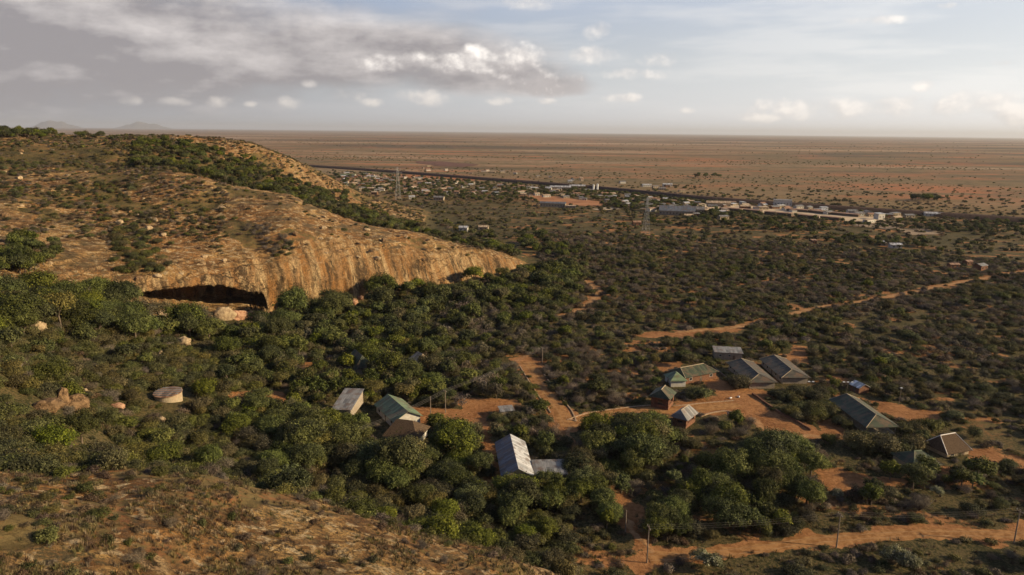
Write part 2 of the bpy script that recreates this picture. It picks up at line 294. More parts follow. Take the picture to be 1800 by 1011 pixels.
def mat_ground():
    m, b = newmat('ground'); P, N = wpos(b); X, Y, Z = sxyz(b, P); nz = sxyz(b, N)[2]
    rock = b.attr('rock'); bare = b.attr('bare'); und = b.attr('undergrowth'); far = b.attr('far')
    n1 = b.noise(P, .012, 6, .6); n2 = b.noise(P, .09, 6, .65); n3 = b.noise(P, .8, 5, .65); n4 = b.noise(P, 3.5, 4, .7)
    # plain: red soil, dry grass, low green cover
    soil = b.mix(n3, (.23, .092, .036), (.36, .165, .07))
    grass = b.mix(n3, (.10, .070, .028), (.22, .155, .062))
    ng_ = b.noise(P, 1.3, 6, .72); green = b.mix(b.ss(b.m('ADD', b.m('MULTIPLY', ng_, .7), b.m('MULTIPLY', n2, .3)), .46, .54), b.mix(n4, (.16, .115, .050), (.075, .058, .024)), b.mix(n4, (.014, .015, .006), (.060, .056, .018)))
    c = b.mix(b.ss(b.m('ADD', b.m('MULTIPLY', n2, .55), b.m('MULTIPLY', n3, .45)), .36, .52), soil, grass)
    c = b.mix(b.ss(b.m('ADD', b.m('ADD', b.m('MULTIPLY', und, .62), b.m('MULTIPLY', n3, .35)), b.m('MULTIPLY', n4, .35)), .52, .74), c, green)
    # the far plain: pinkish soil crossed by long belts of scrub
    P2 = b.vec(b.m('MULTIPLY', X, .00016), b.m('MULTIPLY', Y, .0006), 0)
    band = b.noise(P2, 2.2, 7, .6, .6); mid = b.noise(b.vec(b.m('MULTIPLY', X, .0011), b.m('MULTIPLY', Y, .0030), 0), 2.0, 8, .68, .3)
    speck = b.noise(b.vec(b.m('MULTIPLY', X, .02), b.m('MULTIPLY', Y, .012), 0), 1.6, 5, .7)
    fc = b.mix(b.ss(mid, .36, .56), (.275, .135, .066), (.185, .128, .064))
    fc = b.mix(b.ss(band, .50, .66), fc, (.42, .29, .19))
    fc = b.mix(b.m('MULTIPLY', b.ss(band, .49, .38), .85), fc, (.085, .064, .040))
    fc = b.mix(b.m('MULTIPLY', b.ss(b.m('ADD', b.m('MULTIPLY', speck, .7), b.m('MULTIPLY', mid, .3)), .50, .60), .7), fc, (.075, .066, .030))
    fc = b.mix(b.m('MULTIPLY', b.ss(mid, .47, .34), b.ss(speck, .62, .45)), fc, (.36, .14, .06))
    c = b.mix(far, c, fc)
    # worn and bare red earth
    be = b.mix(b.ss(b.m('ADD', b.m('MULTIPLY', n3, .5), b.m('MULTIPLY', n2, .5)), .32, .68), (.165, .062, .020), (.42, .205, .085)); be = b.mix(b.m('MULTIPLY', b.ss(n4, .5, .75), .35), be, (.22, .12, .06))
    c = b.mix(b.ss(b.m('ADD', bare, b.m('MULTIPLY', b.m('ADD', b.m('SUBTRACT', n3, .5), b.m('SUBTRACT', n2, .5)), 1.3)), .36, .64), c, be)
    # rock: ochre sandstone with lichen, soil pockets, bedding and rain streaks on the steep face
    wob = b.noise(P, .03, 3, .5, col=True); Pw = b.vm('ADD', P, b.vm('SCALE', wob, None)); 
    Pw.node.inputs[1].default_value = (0, 0, 0)
    bed = b.noise(b.vec(b.m('MULTIPLY', b.m('ADD', X, Y), .03), b.m('MULTIPLY', b.m('SUBTRACT', X, Y), .11), b.m('MULTIPLY', Z, .42)), 1.0, 7, .66, .9)
    r3 = b.noise(P, .35, 7, .7, .4); r4 = b.noise(P, 1.6, 6, .72)
    big = b.noise(P, .022, 5, .62)
    rc = b.mix(b.ss(bed, .38, .62), (.155, .072, .028), b.mix(b.ss(big, .42, .58), (.45, .215, .068), (.52, .31, .115)))
    rc = b.mix(b.ss(r3, .51, .62), rc, (.60, .44, .25)); rc = b.mix(b.m('MULTIPLY', b.ss(r3, .50, .34), .85), rc, (.125, .080, .045))
    rc = b.mix(b.m('MULTIPLY', b.ss(r4, .49, .60), .75), rc, (.070, .050, .030))
    rc = b.mix(b.m('MULTIPLY', b.ss(b.m('ADD', b.m('MULTIPLY', n2, .6), b.m('MULTIPLY', r4, .4)), .54, .64), b.ss(nz, .80, .93)), rc, (.100, .082, .040)); rc = b.mix(b.m('MULTIPLY', b.m('MULTIPLY', b.ss(b.noise(P, .05, 6, .7), .50, .60), b.ss(nz, .86, .95)), .8), rc, (.125, .092, .050))
    wb = b.noise(P, .11, 4, .6); 
    st = b.noise(b.vec(b.m('ADD', b.m('MULTIPLY', b.m('ADD', X, b.m('MULTIPLY', Y, .62)), .26), b.m('MULTIPLY', wb, 2.2)), b.m('MULTIPLY', Y, .02), b.m('MULTIPLY', Z, .055)), 1.0, 8, .78)
    st2 = b.noise(b.vec(b.m('MULTIPLY', b.m('ADD', X, b.m('MULTIPLY', Y, .62)), .16), 0, b.m('MULTIPLY', Z, .03)), 1.0, 4, .6)
    sm = b.mix(b.ss(b.m('ADD', b.m('MULTIPLY', st, .7), b.m('MULTIPLY', big, .3)), .43, .54), (.075, .052, .030), b.mix(b.ss(st2, .38, .62), (.36, .170, .055), (.62, .43, .22)))
    sm = b.mix(b.ss(r3, .52, .64), sm, (.34, .19, .085)); sm = b.mix(b.m('MULTIPLY', b.ss(r4, .48, .58), .62), sm, (.095, .055, .028))
    rc = b.mix(b.m('MULTIPLY', b.ss(b.m('ADD', nz, b.m('MULTIPLY', b.m('SUBTRACT', n2, .5), .25)), .93, .74), .92), rc, sm)
    cr_ = b.n('ShaderNodeTexVoronoi', feature='DISTANCE_TO_EDGE'); b.put(cr_.inputs['Vector'], b.vec(b.m('ADD', b.m('MULTIPLY', b.m('ADD', X, b.m('MULTIPLY', Y, .62)), .055), b.m('MULTIPLY', r3, .9)), b.m('MULTIPLY', b.m('SUBTRACT', X, Y), .05), b.m('ADD', b.m('MULTIPLY', Z, .16), b.m('MULTIPLY', n2, 1.5)))); cr_.inputs['Scale'].default_value = 1.0
    crack = b.m('MULTIPLY', b.ss(cr_.outputs['Distance'], .030, .0), b.ss(n1, .42, .56))
    rc = b.mix(b.m('MULTIPLY', crack, .8), rc, (.045, .030, .020))
    c = b.mix(b.ss(b.m('ADD', rock, b.m('MULTIPLY', b.m('SUBTRACT', n3, .5), .5)), .40, .60), c, rc)
    h = b.m('ADD', b.m('ADD', b.m('MULTIPLY', r3, 2.4), b.m('MULTIPLY', r4, 1.3)), b.m('MULTIPLY', bed, 1.2))
    h = b.m('SUBTRACT', h, b.m('MULTIPLY', crack, 1.5)); h = b.m('MULTIPLY', h, b.m('MULTIPLY_ADD', rock, .85, .15))
    h = b.m('ADD', h, b.m('MULTIPLY', n4, .12))
    finish(b, c, .92, .12, bump(b, h, 1.0, .9)); return m

def mat_simple(name, c1, c2, scale=1.0, rough=.8, bumpd=0.0, metal=0, spec=.3, aniso=None, dirt=None):
    m, b = newmat(name); tcn = b.n('ShaderNodeTexCoord'); P = tcn.outputs['Object']
    if aniso: mp = b.n('ShaderNodeMapping'); b.put(mp.inputs[0], P); mp.inputs['Scale'].default_value = aniso; P = mp.outputs[0]
    n = b.noise(P, scale, 6, .65); c = b.mix(b.ss(n, .35, .65), c1, c2)
    if dirt: c = b.mix(b.m('MULTIPLY', b.ss(b.noise(tcn.outputs['Object'], .45, 5, .7), .5, .72), .7), c, dirt)
    finish(b, c, rough, spec, bump(b, n, bumpd) if bumpd else None, metal); return m
def mat_sheet(name, c1, c2, rough=.45, metal=.0, axis=0, pitch=.25, spots=None, dirt=(.16, .09, .05)):   # ribbed roofing sheet
    m, b = newmat(name); tcn = b.n('ShaderNodeTexCoord'); P = tcn.outputs['Object']; s = sxyz(b, P)
    wv = b.m('SINE', b.m('MULTIPLY', s[axis], 2*math.pi/pitch)); pan = b.noise(b.vec(b.m('FLOOR', b.m('MULTIPLY', s[axis], 1.1)), b.m('FLOOR', b.m('MULTIPLY', s[1-axis], .35)), 0), 3.7, 1)
    c = b.mix(b.ss(pan, .3, .7), tuple(q*.75 for q in c1), tuple(q*1.2 for q in c2)); c = b.mix(b.m('MULTIPLY', b.ss(b.noise(P, .35, 7, .75), .46, .62), .75), c, dirt); c = b.mix(b.m('MULTIPLY', b.ss(b.noise(b.vec(s[axis], b.m('MULTIPLY', s[1-axis], .15), 0), 1.6, 6, .7), .50, .66), .5), c, tuple(q*.45 for q in c1))
    finish(b, c, rough, .4, bump(b, wv, .03, .6), metal); return m
def mat_leaf(name, dark, mid, light, transl=.22, varsize=.5):
    m, b = newmat(name); oi = b.n('ShaderNodeObjectInfo'); tone = b.attr('tone'); rnd = oi.outputs['Random']
    c = b.mix(b.ss(tone, 0, .6), dark, mid); c = b.mix(b.ss(tone, .5, 1.0), c, light)
    hs = b.n('ShaderNodeHueSaturation'); b.put(hs.inputs['Color'], c); b.put(hs.inputs['Hue'], b.lin(rnd, 0, 1, .478, .512)); b.put(hs.inputs['Value'], b.lin(b.m('FRACT', b.m('MULTIPLY', rnd, 7.31)), 0, 1, 1-varsize*.6, 1+varsize*.7))
    b.put(hs.inputs['Saturation'], b.lin(b.m('FRACT', b.m('MULTIPLY', rnd, 3.7)), 0, 1, .75, 1.1))
    finish(b, hs.outputs[0], .75, .25, None, 0, transl); return m
M = dict(
 ground=mat_ground(),
 road=mat_simple('packed_red_earth', (.22, .100, .036), (.39, .205, .082), .5, .95, .04, spec=.1),
 track=mat_simple('pale_trail_earth', (.25, .125, .052), (.42, .24, .115), .4, .95, .04, spec=.1),
 rut=mat_simple('wheel_rut_earth', (.25, .135, .06), (.40, .24, .12), .7, .95, .03, spec=.1),
 kerb=mat_simple('kerb_stone', (.30, .19, .11), (.44, .31, .20), 2.0, .9, .03),
 rockm=mat_simple('boulder_stone', (.09, .055, .032), (.34, .21, .11), .9, .93, .8, spec=.1, dirt=(.09, .065, .04)),
 palerock=mat_simple('pale_boulder_stone', (.26, .18, .11), (.48, .36, .22), .6, .93, .3, spec=.1, dirt=(.16, .10, .06)),
 pinkrock=mat_simple('pink_rubble_stone', (.28, .13, .075), (.52, .32, .20), .9, .93, .3, spec=.1, dirt=(.16, .08, .05)),
 bark=mat_simple('bark', (.085, .06, .042), (.17, .13, .095), 3, .9, .05, aniso=(1, 1, .3)),
 wood=mat_simple('weathered_pole_wood', (.16, .12, .09), (.27, .22, .17), 4, .85, .01, aniso=(1, 1, .2)),
 wire=mat_simple('wire_metal', (.10, .09, .08), (.18, .16, .14), 5, .5, 0, metal=.6),
 steel=mat_simple('galvanised_steel', (.42, .40, .38), (.60, .58, .55), 4, .45, 0, metal=.5),
 glass=mat_simple('dark_window', (.02, .02, .022), (.045, .045, .05), 2, .2, 0, spec=.6),
 lampglass=mat_simple('lamp_head_white', (.70, .70, .68), (.80, .80, .78), 5, .4),
 brick=mat_simple('red_brown_brick', (.13, .058, .034), (.24, .115, .065), 2.5, .9, .03, dirt=(.12, .06, .035)),
 cream=mat_simple('cream_plaster', (.33, .26, .17), (.46, .37, .25), 1.0, .85, .01, dirt=(.34, .22, .13)),
 white=mat_simple('white_plaster', (.44, .41, .36), (.60, .57, .51), 1.0, .8, .01, dirt=(.5, .42, .34)),
 concrete=mat_simple('concrete', (.24, .19, .14), (.36, .30, .23), 1.4, .85, .02, dirt=(.24, .17, .11)),
 ridge_white=mat_simple('white_ridge_cap', (.66, .60, .54), (.78, .73, .67), 2, .7),
 thatch=mat_simple('brown_thatch', (.060, .040, .028), (.125, .085, .055), 5, .95, .12, aniso=(1, 1, .25), spec=.05),
 greenroof=mat_sheet('green_sheet_roof', (.034, .046, .024), (.055, .068, .036), .65),
 greylong=mat_sheet('grey_green_sheet_roof', (.050, .046, .036), (.085, .076, .056), .7),
 palegreen=mat_sheet('pale_green_sheet_roof', (.11, .155, .085), (.15, .20, .11), .6),
 bluetin=mat_sheet('blue_grey_tin_roof', (.075, .085, .12), (.12, .135, .175), .42, .2, axis=0),
 tin=mat_sheet('silver_tin_roof', (.46, .45, .43), (.70, .68, .65), .38, .3, axis=0),
 greytin=mat_sheet('grey_tin_roof', (.16, .155, .15), (.25, .24, .225), .55, .15),
 rusttin=mat_sheet('rusty_tin_roof', (.22, .11, .065), (.36, .21, .13), .7),
 tanroof=mat_sheet('tan_sheet_roof', (.40, .29, .19), (.50, .38, .26), .7),
 tanyard=mat_simple('pale_yard_earth', (.44, .33, .21), (.56, .43, .29), .06, .95),
 orangefield=mat_simple('orange_field_earth', (.28, .115, .045), (.40, .18, .075), .03, .95),
 darkearth=mat_simple('dark_red_earth', (.085, .035, .022), (.16, .065, .038), .05, .95),
 rail=mat_simple('rail_steel', (.16, .12, .10), (.26, .20, .17), 3, .5, 0, metal=.5),
 ballast=mat_simple('ballast_red_earth', (.050, .028, .020), (.095, .052, .035), .3, .95, .05),
 blueroof=mat_sheet('blue_grey_warehouse_roof', (.10, .12, .15), (.14, .16, .19), .6),
 person_cloth=mat_simple('dark_blue_cloth', (.02, .03, .08), (.04, .06, .13), 4, .9),
)
M['leaf_tree'] = mat_leaf('tree_leaves', (.015, .018, .004), (.070, .082, .013), (.152, .162, .028), .12, .8)
M['leaf_olive'] = mat_leaf('olive_leaves', (.036, .033, .011), (.105, .090, .028), (.185, .156, .054), .12, .75)
M['leaf_bush'] = mat_leaf('bush_leaves', (.026, .027, .008), (.076, .079, .019), (.150, .150, .040), .12, .75)
M['leaf_dry'] = mat_leaf('dry_twigs', (.075, .055, .038), (.150, .115, .080), (.25, .205, .150), .1)
M['leaf_brown'] = mat_leaf('brown_heath_leaves', (.050, .032, .018), (.120, .078, .042), (.20, .14, .08), .15)
M['leaf_grass'] = mat_leaf('dry_grass_blades', (.110, .080, .032), (.21, .155, .064), (.32, .25, .12), .2)
M['leaf_grey'] = mat_leaf('grey_green_leaves', (.045, .040, .020), (.120, .105, .052), (.21, .18, .10), .2, .6)
M['leaf_pale'] = mat_leaf('pale_flower_leaves', (.070, .072, .030), (.16, .16, .08), (.42, .40, .26), .2)

# ------------------------------------------------------------------ roads, yards and bare patches as lines and outlines on the ground
def gline(pts):
    P = np.array(pts, float); x, y, d = hit(P[:, 0], P[:, 1]); return np.stack([x, y], 1)
def catmull(P, n=8):
    P = np.asarray(P); Q = np.vstack([2*P[0]-P[1], P, 2*P[-1]-P[-2]]); out = []
    for i in range(1, len(Q)-2):
        for t in np.linspace(0, 1, n, endpoint=False):
            a, b, c, d = Q[i-1], Q[i], Q[i+1], Q[i+2]
            out.append(.5*(2*b+(c-a)*t+(2*a-5*b+4*c-d)*t*t+(3*b-a-3*c+d)*t**3))
    out.append(P[-1]); return np.array(out)
ROADS = [  # name, material, width, label-free points of view
 ('dirt_road', 'road', 4.2, [(2000, 948), (1900, 943), (1800, 941), (1700, 939), (1600, 941), (1500, 947), (1400, 957), (1330, 967), (1250, 975), (1190, 981), (1140, 983)]),
 ('shaded_path', 'track', 1.6, [(1150, 975), (1128, 955), (1112, 935), (1098, 912), (1070, 880), (1030, 845), (1012, 800), (1000, 765), (1000, 750)]),
 ('compound_road', 'road', 5.6, [(925, 636), (945, 668), (962, 693), (985, 722), (1000, 748), (1040, 736), (1090, 728), (1150, 722), (1200, 722), (1250, 716), (1300, 712)]),
 ('service_path', 'track', 2.6, [(1320, 735), (1360, 765), (1430, 768), (1500, 772), (1580, 778)]),
 ('dirt_trail', 'track', 3.8, [(2050, 440), (1900, 462), (1800, 478), (1740, 488), (1650, 504), (1590, 516), (1530, 527), (1440, 541), (1390, 553), (1300, 574), (1260, 578), (1190, 584)]),
 ('winding_track', 'track', 4.0, [(985, 556), (1010, 547), (1035, 533), (1052, 518), (1046, 504), (1022, 492)]),
 ('farm_track', 'track', 3.6, [(1130, 412), (1200, 421), (1300, 437), (1400, 450), (1500, 466), (1620, 484)]),
 
]
rl = [(nm, mt, wd, catmull(gline(p))) for nm, mt, wd, p in ROADS]
AREAS = [gline(p) for p in [
 [(1190, 716), (1235, 706), (1262, 694), (1245, 676), (1225, 664), (1250, 660), (1275, 680), (1330, 702), (1360, 722), (1400, 748), (1440, 768), (1400, 776), (1355, 768), (1318, 742), (1290, 727), (1200, 728)],
 [(1440, 838), (1500, 832), (1565, 842), (1560, 858), (1500, 862), (1440, 850)],
 [(1395, 610), (1412, 612), (1418, 640), (1395, 640)],
 [(822, 702), (900, 705), (895, 722), (820, 725)], [(735, 718), (800, 724), (845, 728), (858, 790), (862, 862), (876, 862), (868, 790), (850, 745), (735, 740)],
 [(910, 628), (940, 632), (945, 650), (915, 655)], [(395, 690), (480, 694), (490, 706), (400, 704)],
 [(1540, 712), (1640, 722), (1640, 735), (1560, 735)], [(1470, 695), (1480, 720), (1470, 770), (1455, 770)],
 [(535, 640), (560, 642), (575, 652), (545, 652)], [(1080, 905), (1110, 900), (1150, 950), (1120, 958)], [(960, 625), (1000, 625), (1010, 634), (965, 636)],
 [(1270, 688), (1340, 690), (1350, 700), (1280, 700)], [(1130, 590), (1200, 584), (1290, 575), (1290, 582), (1200, 594)], [(1700, 795), (1760, 800), (1790, 815), (1720, 812)],
 [(850, 860), (880, 850), (900, 862), (860, 872)], [(905, 345), (960, 344), (1010, 350), (1065, 355), (1075, 361), (1030, 363), (970, 359), (940, 353)], [(1262, 360), (1300, 360), (1420, 369), (1545, 383), (1540, 391), (1480, 390), (1400, 381), (1262, 368)],
 [(1160, 640), (1190, 636), (1200, 646), (1165, 650)], [(1070, 890), (1095, 880), (1110, 905), (1085, 915)]]]
def dseg(x, y, L):
    d = np.full(x.shape, 1e9)
    for i in range(len(L)-1):
        ax, ay = L[i]; bx, by = L[i+1]-L[i]; t = np.clip(((x-ax)*bx+(y-ay)*by)/(bx*bx+by*by+1e-9), 0, 1); d = np.minimum(d, np.hypot(x-ax-t*bx, y-ay-t*by))
    return d
def inpoly(x, y, P):
    c = np.zeros(x.shape, bool); n = len(P)
    for i in range(n):
        x1, y1 = P[i]; x2, y2 = P[(i+1) % n]
        if y1 != y2: c ^= ((y1 > y) != (y2 > y)) & (x < (x2-x1)*(y-y1)/(y2-y1)+x1)
    return c
def bare_at(x, y):
    x = np.asarray(x, float); y = np.asarray(y, float); out = np.zeros(x.shape); sh = x.shape; x = x.ravel(); y = y.ravel(); out = out.ravel(); x, y = x+(fbm(x/7, y/7, 3, 201)-.5)*9, y+(fbm(x/7+50, y/7, 3, 202)-.5)*9
    for nm, mt, wd, L in rl:
        m = (x > L[:, 0].min()-15) & (x < L[:, 0].max()+15) & (y > L[:, 1].min()-15) & (y < L[:, 1].max()+15)
        if m.any():
            d = dseg(x[m], y[m], L[::2] if len(L) % 2 else L); out[m] = np.maximum(out[m], 1-sst(d, wd*.5-.6, wd*.5+1.6))
    for A in AREAS:
        m = (x > A[:, 0].min()-8) & (x < A[:, 0].max()+8) & (y > A[:, 1].min()-8) & (y < A[:, 1].max()+8)
        if m.any():
            i = inpoly(x[m], y[m], A); d = dseg(x[m], y[m], np.vstack([A, A[:1]])); out[m] = np.maximum(out[m], np.where(i, 1, 1-sst(d, 0, 4)))
    return out.reshape(sh)

# ------------------------------------------------------------------ the ground, one sheet to the horizon
azc = np.concatenate([np.linspace(R(-110), R(-52), 30)[:-1], np.arange(R(-52), R(12), R(.11)), np.arange(R(12), R(46), R(.17)), np.linspace(R(46), R(110), 40)])
rg = np.concatenate([[.5, 8, 16, 24], np.arange(30, 70, 1.0), np.arange(70, 130, .45), np.arange(130, 320, .8), np.arange(320, 470, .36), np.arange(470, 780, 1.2), np.arange(780, 1500, 5), 1500*1.035**np.arange(0, 128)])
Ag, Rg = np.meshgrid(azc, rg, indexing='ij')
def hrock(a, r): return sst(r, Fk(6, a)-1, Fk(6, a)+4)*(1-sst(a, azel(925, 480)[0], azel(940, 480)[0]))
Z0 = Hp(Ag, Rg); Xg = Rg*np.sin(Ag); Yg = Rg*np.cos(Ag)
far = sst(Rg, 900, 1400)
Z0 += far*0
# masks of what the ground is made of
foot = np.interp(azc, taz, FD[6])[:, None]; crest1 = np.interp(azc, taz, FD[2])[:, None]; back = np.interp(azc, taz, FD[13])[:, None]
gul0 = np.interp(azc, taz, FD[10])[:, None]; gul1 = np.interp(azc, taz, FD[12])[:, None]
nzz = fbm(Xg/26, Yg/26, 4, 71); nz2 = fbm(Xg/9, Yg/9, 3, 88)
rock = sst(Rg, foot-3, foot+2)*sst(Z0, 1.0, 4.0)*(1-sst(Rg, back+60, back+160))
gully = sst(Rg, gul0+5, gul0+30)*(1-sst(Rg, gul1-10, gul1+30))
rock = rock*(1-.75*gully)*sst(nzz, .30, .42); rock = np.maximum(rock, sst(Rg, foot-2, foot)*(1-sst(Rg, np.interp(azc, taz, FD[8])[:, None], np.interp(azc, taz, FD[8])[:, None]+20))*sst(Z0, 1.5, 4))
fgm = (1-sst(Rg, crest1-1, crest1+5))*sst(Z0, 4, 12)
rock = np.maximum(rock, fgm*sst(nzz*.6+nz2*.4, .34, .46)*.95)
und = (1-sst(Rg, 600, 1500))*(1-rock)*(.55+.75*(nzz-.35)); und = np.where(fgm > .5, .12*und, und)
und = np.clip(und + (sst(Rg, foot-140, foot-90)*(1-sst(Rg, foot, foot+5)))*sst(-Xg, -40, 40)*.5, 0, 1)
bare = bare_at(Xg[:, :], Yg[:, :]) if False else np.zeros_like(Xg)
sel = (Rg > 100) & (Rg < 900) & (np.abs(Ag) < R(52)); bare[sel] = bare_at(Xg[sel], Yg[sel])
bare = np.maximum(bare, .60*sst(fbm(Xg/14, Yg/9, 3, 55), .56, .66)*(1-rock)*(Rg < 1000)*sst(Xg, -60, 20))
bare = np.maximum(bare, fgm*.60*sst(nz2, .54, .66))
# fluting of the steep face and the undercut caves
lip = np.interp(azc, taz, FD[7])[:, None]; lipz = np.interp(azc, taz, FZ[7])[:, None]; fz = np.interp(azc, taz, FZ[6])[:, None]
onface = sst(Rg, foot-1, foot+3)*(1-sst(Rg, lip+12, lip+45))*sst(Z0, 2, 7)
flute = (fbm(Ag*45, Z0/22, 4, 101)-.5)*6.0 + (fbm(Ag*230, Z0/8, 3, 111)-.5)*1.0 + (fbm(Ag*60+Z0/9, Z0/3.2, 3, 121)-.5)*1.8
dR = -onface*flute*sst(lipz, 4, 10)
def cave(p0, p1, zl, zh, depth):
    a0, a1 = azel(p0, 515)[0], azel(p1, 515)[0]; u = np.clip((Ag-a0)/(a1-a0), 0, 1); arch = np.clip(np.sin(np.pi*u), 0, 1)**.32
    lo = fz+zl; hi = lo+(lipz*zh-lo)*arch; t = np.clip((Z0-lo)/np.maximum(hi-lo, .4), 0, 1)
    over = (Z0 >= hi) & (Z0 < hi+7) & (Rg < lip+14) & (arch > 0)
    inside = (Z0 > lo) & (Z0 < hi) & (Rg > foot-2) & (Rg < lip+4)
    return np.where(inside, depth*np.minimum(arch, 1)*(1-(1-np.sin(np.pi*t**.8))**3) + (nz2-.5)*1.5*arch, np.where(over, -3.2*arch*(1-(Z0-hi)/7)**1.5, 0))
dR = dR + cave(240, 468, 3.2, .88, 26.0) + cave(690, 790, 1.0, .45, 8.0)
Rm = Rg + dR
Z0 = Z0 + onface*(fbm(Xg/4, Yg/4, 3, 77)-.5)*1.0
V = np.stack([Rm*np.sin(Ag), Rm*np.cos(Ag), Z0], -1).reshape(-1, 3)
na, nr = Ag.shape; idx = np.arange(na*nr).reshape(na, nr)
F = np.stack([idx[:-1, :-1], idx[:-1, 1:], idx[1:, 1:], idx[1:, :-1]], -1).reshape(-1, 4)[:, ::-1]
ground = mesh_np('ground', V, F, M['ground'], smooth=True); tag(ground, kind='structure')
for nme, arr in (('rock', rock), ('bare', bare), ('undergrowth', und), ('far', far)): fattr(ground, nme, arr.ravel())
del V, F, idx, Z0, Xg, Yg, rock, und, bare, nzz, nz2, onface, flute, dR, Rm, gully, fgm

def ribbon(name, L, width, mt, lift=.07, edge=.5, seed=1, n_across=5):
    L = catmull(L, 3) if len(L) < 200 else L
    t = np.gradient(L, axis=0); t /= np.hypot(t[:, 0], t[:, 1])[:, None]+1e-9; nrm = np.stack([-t[:, 1], t[:, 0]], 1)
    s = np.cumsum(np.r_[0, np.hypot(*np.diff(L, axis=0).T)]); wl = width/2+(fbm(s/2.5, s*0, 3, seed)-.5)*edge*4; wr = width/2+(fbm(s/2.5, s*0+9, 3, seed+5)-.5)*edge*4
    rows = []
    for k in range(n_across):
        u = k/(n_across-1); off = -wl + (wl+wr)*u; p = L+nrm*off[:, None]; z = H(p[:, 0], p[:, 1])+lift*(1 if 0 < k < n_across-1 else .15); rows.append(np.column_stack([p, z]))
    Vv = np.stack(rows, 1).reshape(-1, 3); n = len(L); ix = np.arange(n*n_across).reshape(n, n_across)
    Fc = np.stack([ix[:-1, :-1], ix[:-1, 1:], ix[1:, 1:], ix[1:, :-1]], -1).reshape(-1, 4)[:, ::-1]
    return mesh_np(name, Vv, Fc, mt, smooth=True)
for i, (nm, mt, wd, L) in enumerate(rl):
    o = ribbon(nm, L, wd, M[mt], seed=i*7+3); tag(o, kind='structure')
    if nm in ('dirt_road', 'compound_road'):
        t = np.gradient(L, axis=0); t /= np.hypot(t[:, 0], t[:, 1])[:, None]; nrm = np.stack([-t[:, 1], t[:, 0]], 1)
        for sg in (-1, 1): tag(ribbon('wheel_rut', L+nrm*sg*.9, .55, M['rut'], .10, .12, i+sg+4, 3), kind='structure')
# low stone kerbs along the compound road
for sg, a, b_ in ((1, 6, 86), (-1, 2, 26)):
    L = [q for q in rl if q[0] == 'compound_road'][0][3]; t = np.gradient(L, axis=0); t /= np.hypot(t[:, 0], t[:, 1])[:, None]; nrm = np.stack([-t[:, 1], t[:, 0]], 1)
    K = (L+nrm*sg*3.7)[a:b_]; mb = MB()
    for p, q in zip(K[:-1], K[1:]):
        c = (p+q)/2; l = float(np.hypot(*(q-p))); mb.box((c[0], c[1], float(H(c[0], c[1]))+.12), (l*.96, .4, .32), math.atan2(q[1]-p[1], q[0]-p[0]))
    tag(mb.build('kerb', M['kerb']), kind='structure')

# ------------------------------------------------------------------ plant prototypes
PROTO = {}
def leafcloud(seed, lobes, ncl, nlf, leaf, rc, up=.25, flat=1.0, loose=0.0, bottom=-.35):
    g = np.random.default_rng(seed); L = np.array(lobes, float); vol = L[:, 3]*L[:, 4]; ch = g.choice(len(L), ncl, p=vol/vol.sum())
    d = g.normal(size=(ncl, 3)); d /= np.linalg.norm(d, axis=1)[:, None]; d[:, 2] = np.where(d[:, 2] < bottom, -d[:, 2]*.6, d[:, 2])
    rr = g.uniform(.62, 1.0, ncl)[:, None]; C = L[ch, :3] + d*rr*L[ch, 3:6]; tone_c = g.uniform(0, 1, ncl)
    rcs = rc*g.uniform(.6, 1.35, ncl)
    q = g.normal(size=(ncl, nlf, 3)); q /= np.linalg.norm(q, axis=2)[..., None]; q[..., 2] *= flat
    sh = g.uniform(.55, 1.0, (ncl, nlf, 1)) + g.exponential(.12+loose, (ncl, nlf, 1))
    P = C[:, None] + q*sh*rcs[:, None, None]; nrm = q*.55 + d[:, None]*.5 + g.normal(size=q.shape)*.42; nrm[..., 2] += up
    P = P.reshape(-1, 3); nrm = nrm.reshape(-1, 3); nrm /= np.linalg.norm(nrm, axis=1)[:, None]; n = len(P)
    t = np.cross(nrm, g.normal(size=(n, 3))); t /= np.linalg.norm(t, axis=1)[:, None]; b = np.cross(nrm, t)
    s = leaf*g.uniform(.55, 1.35, (n, 1)); w_ = s*g.uniform(.45, .9, (n, 1))
    V = np.stack([P-t*s, P-b*w_+nrm*s*.15, P+t*s, P+b*w_+nrm*s*.15], 1).reshape(-1, 3)
    tone = np.clip(np.repeat(tone_c, nlf)*.6+g.uniform(0, .5, n)-.05, 0, 1)
    return V, np.arange(4*n).reshape(n, 4), tone
def twigs(seed, n, rad, h, wdt, stems=9):
    g = np.random.default_rng(seed); V = []; tone = []
    ang = g.uniform(0, 6.283, stems); st = [np.array([math.cos(a)*rad*g.uniform(.3, .8), math.sin(a)*rad*g.uniform(.3, .8), h*g.uniform(.5, .9)]) for a in ang]
    def tri(a, b, w0):
        t = b-a; u = np.cross(t, g.normal(size=3)); u = u/(np.linalg.norm(u)+1e-9)*w0; V.extend([a-u, a+u, b+u*.2, b-u*.2]); tone.append(g.uniform(0, 1))
    for s in st:
        tri(np.zeros(3), s, wdt*2.2)
        for k in range(n//stems):
            a = s*g.uniform(.3, 1); d = g.normal(size=3); d[2] = abs(d[2])*.7+.1; d = d/np.linalg.norm(d)*rad*g.uniform(.25, .6)+s*.2*g.uniform(0, 1)
            m = a+d*.55; tri(a, m, wdt); tri(m, m+d*.5+g.normal(size=3)*rad*.08, wdt*.7); tri(m, m+d*.35+g.normal(size=3)*rad*.16, wdt*.6); tri(m, m+d*.3+g.normal(size=3)*rad*.18, wdt*.6)
    V = np.array(V); return V, np.arange(len(V)).reshape(-1, 4), np.array(tone)
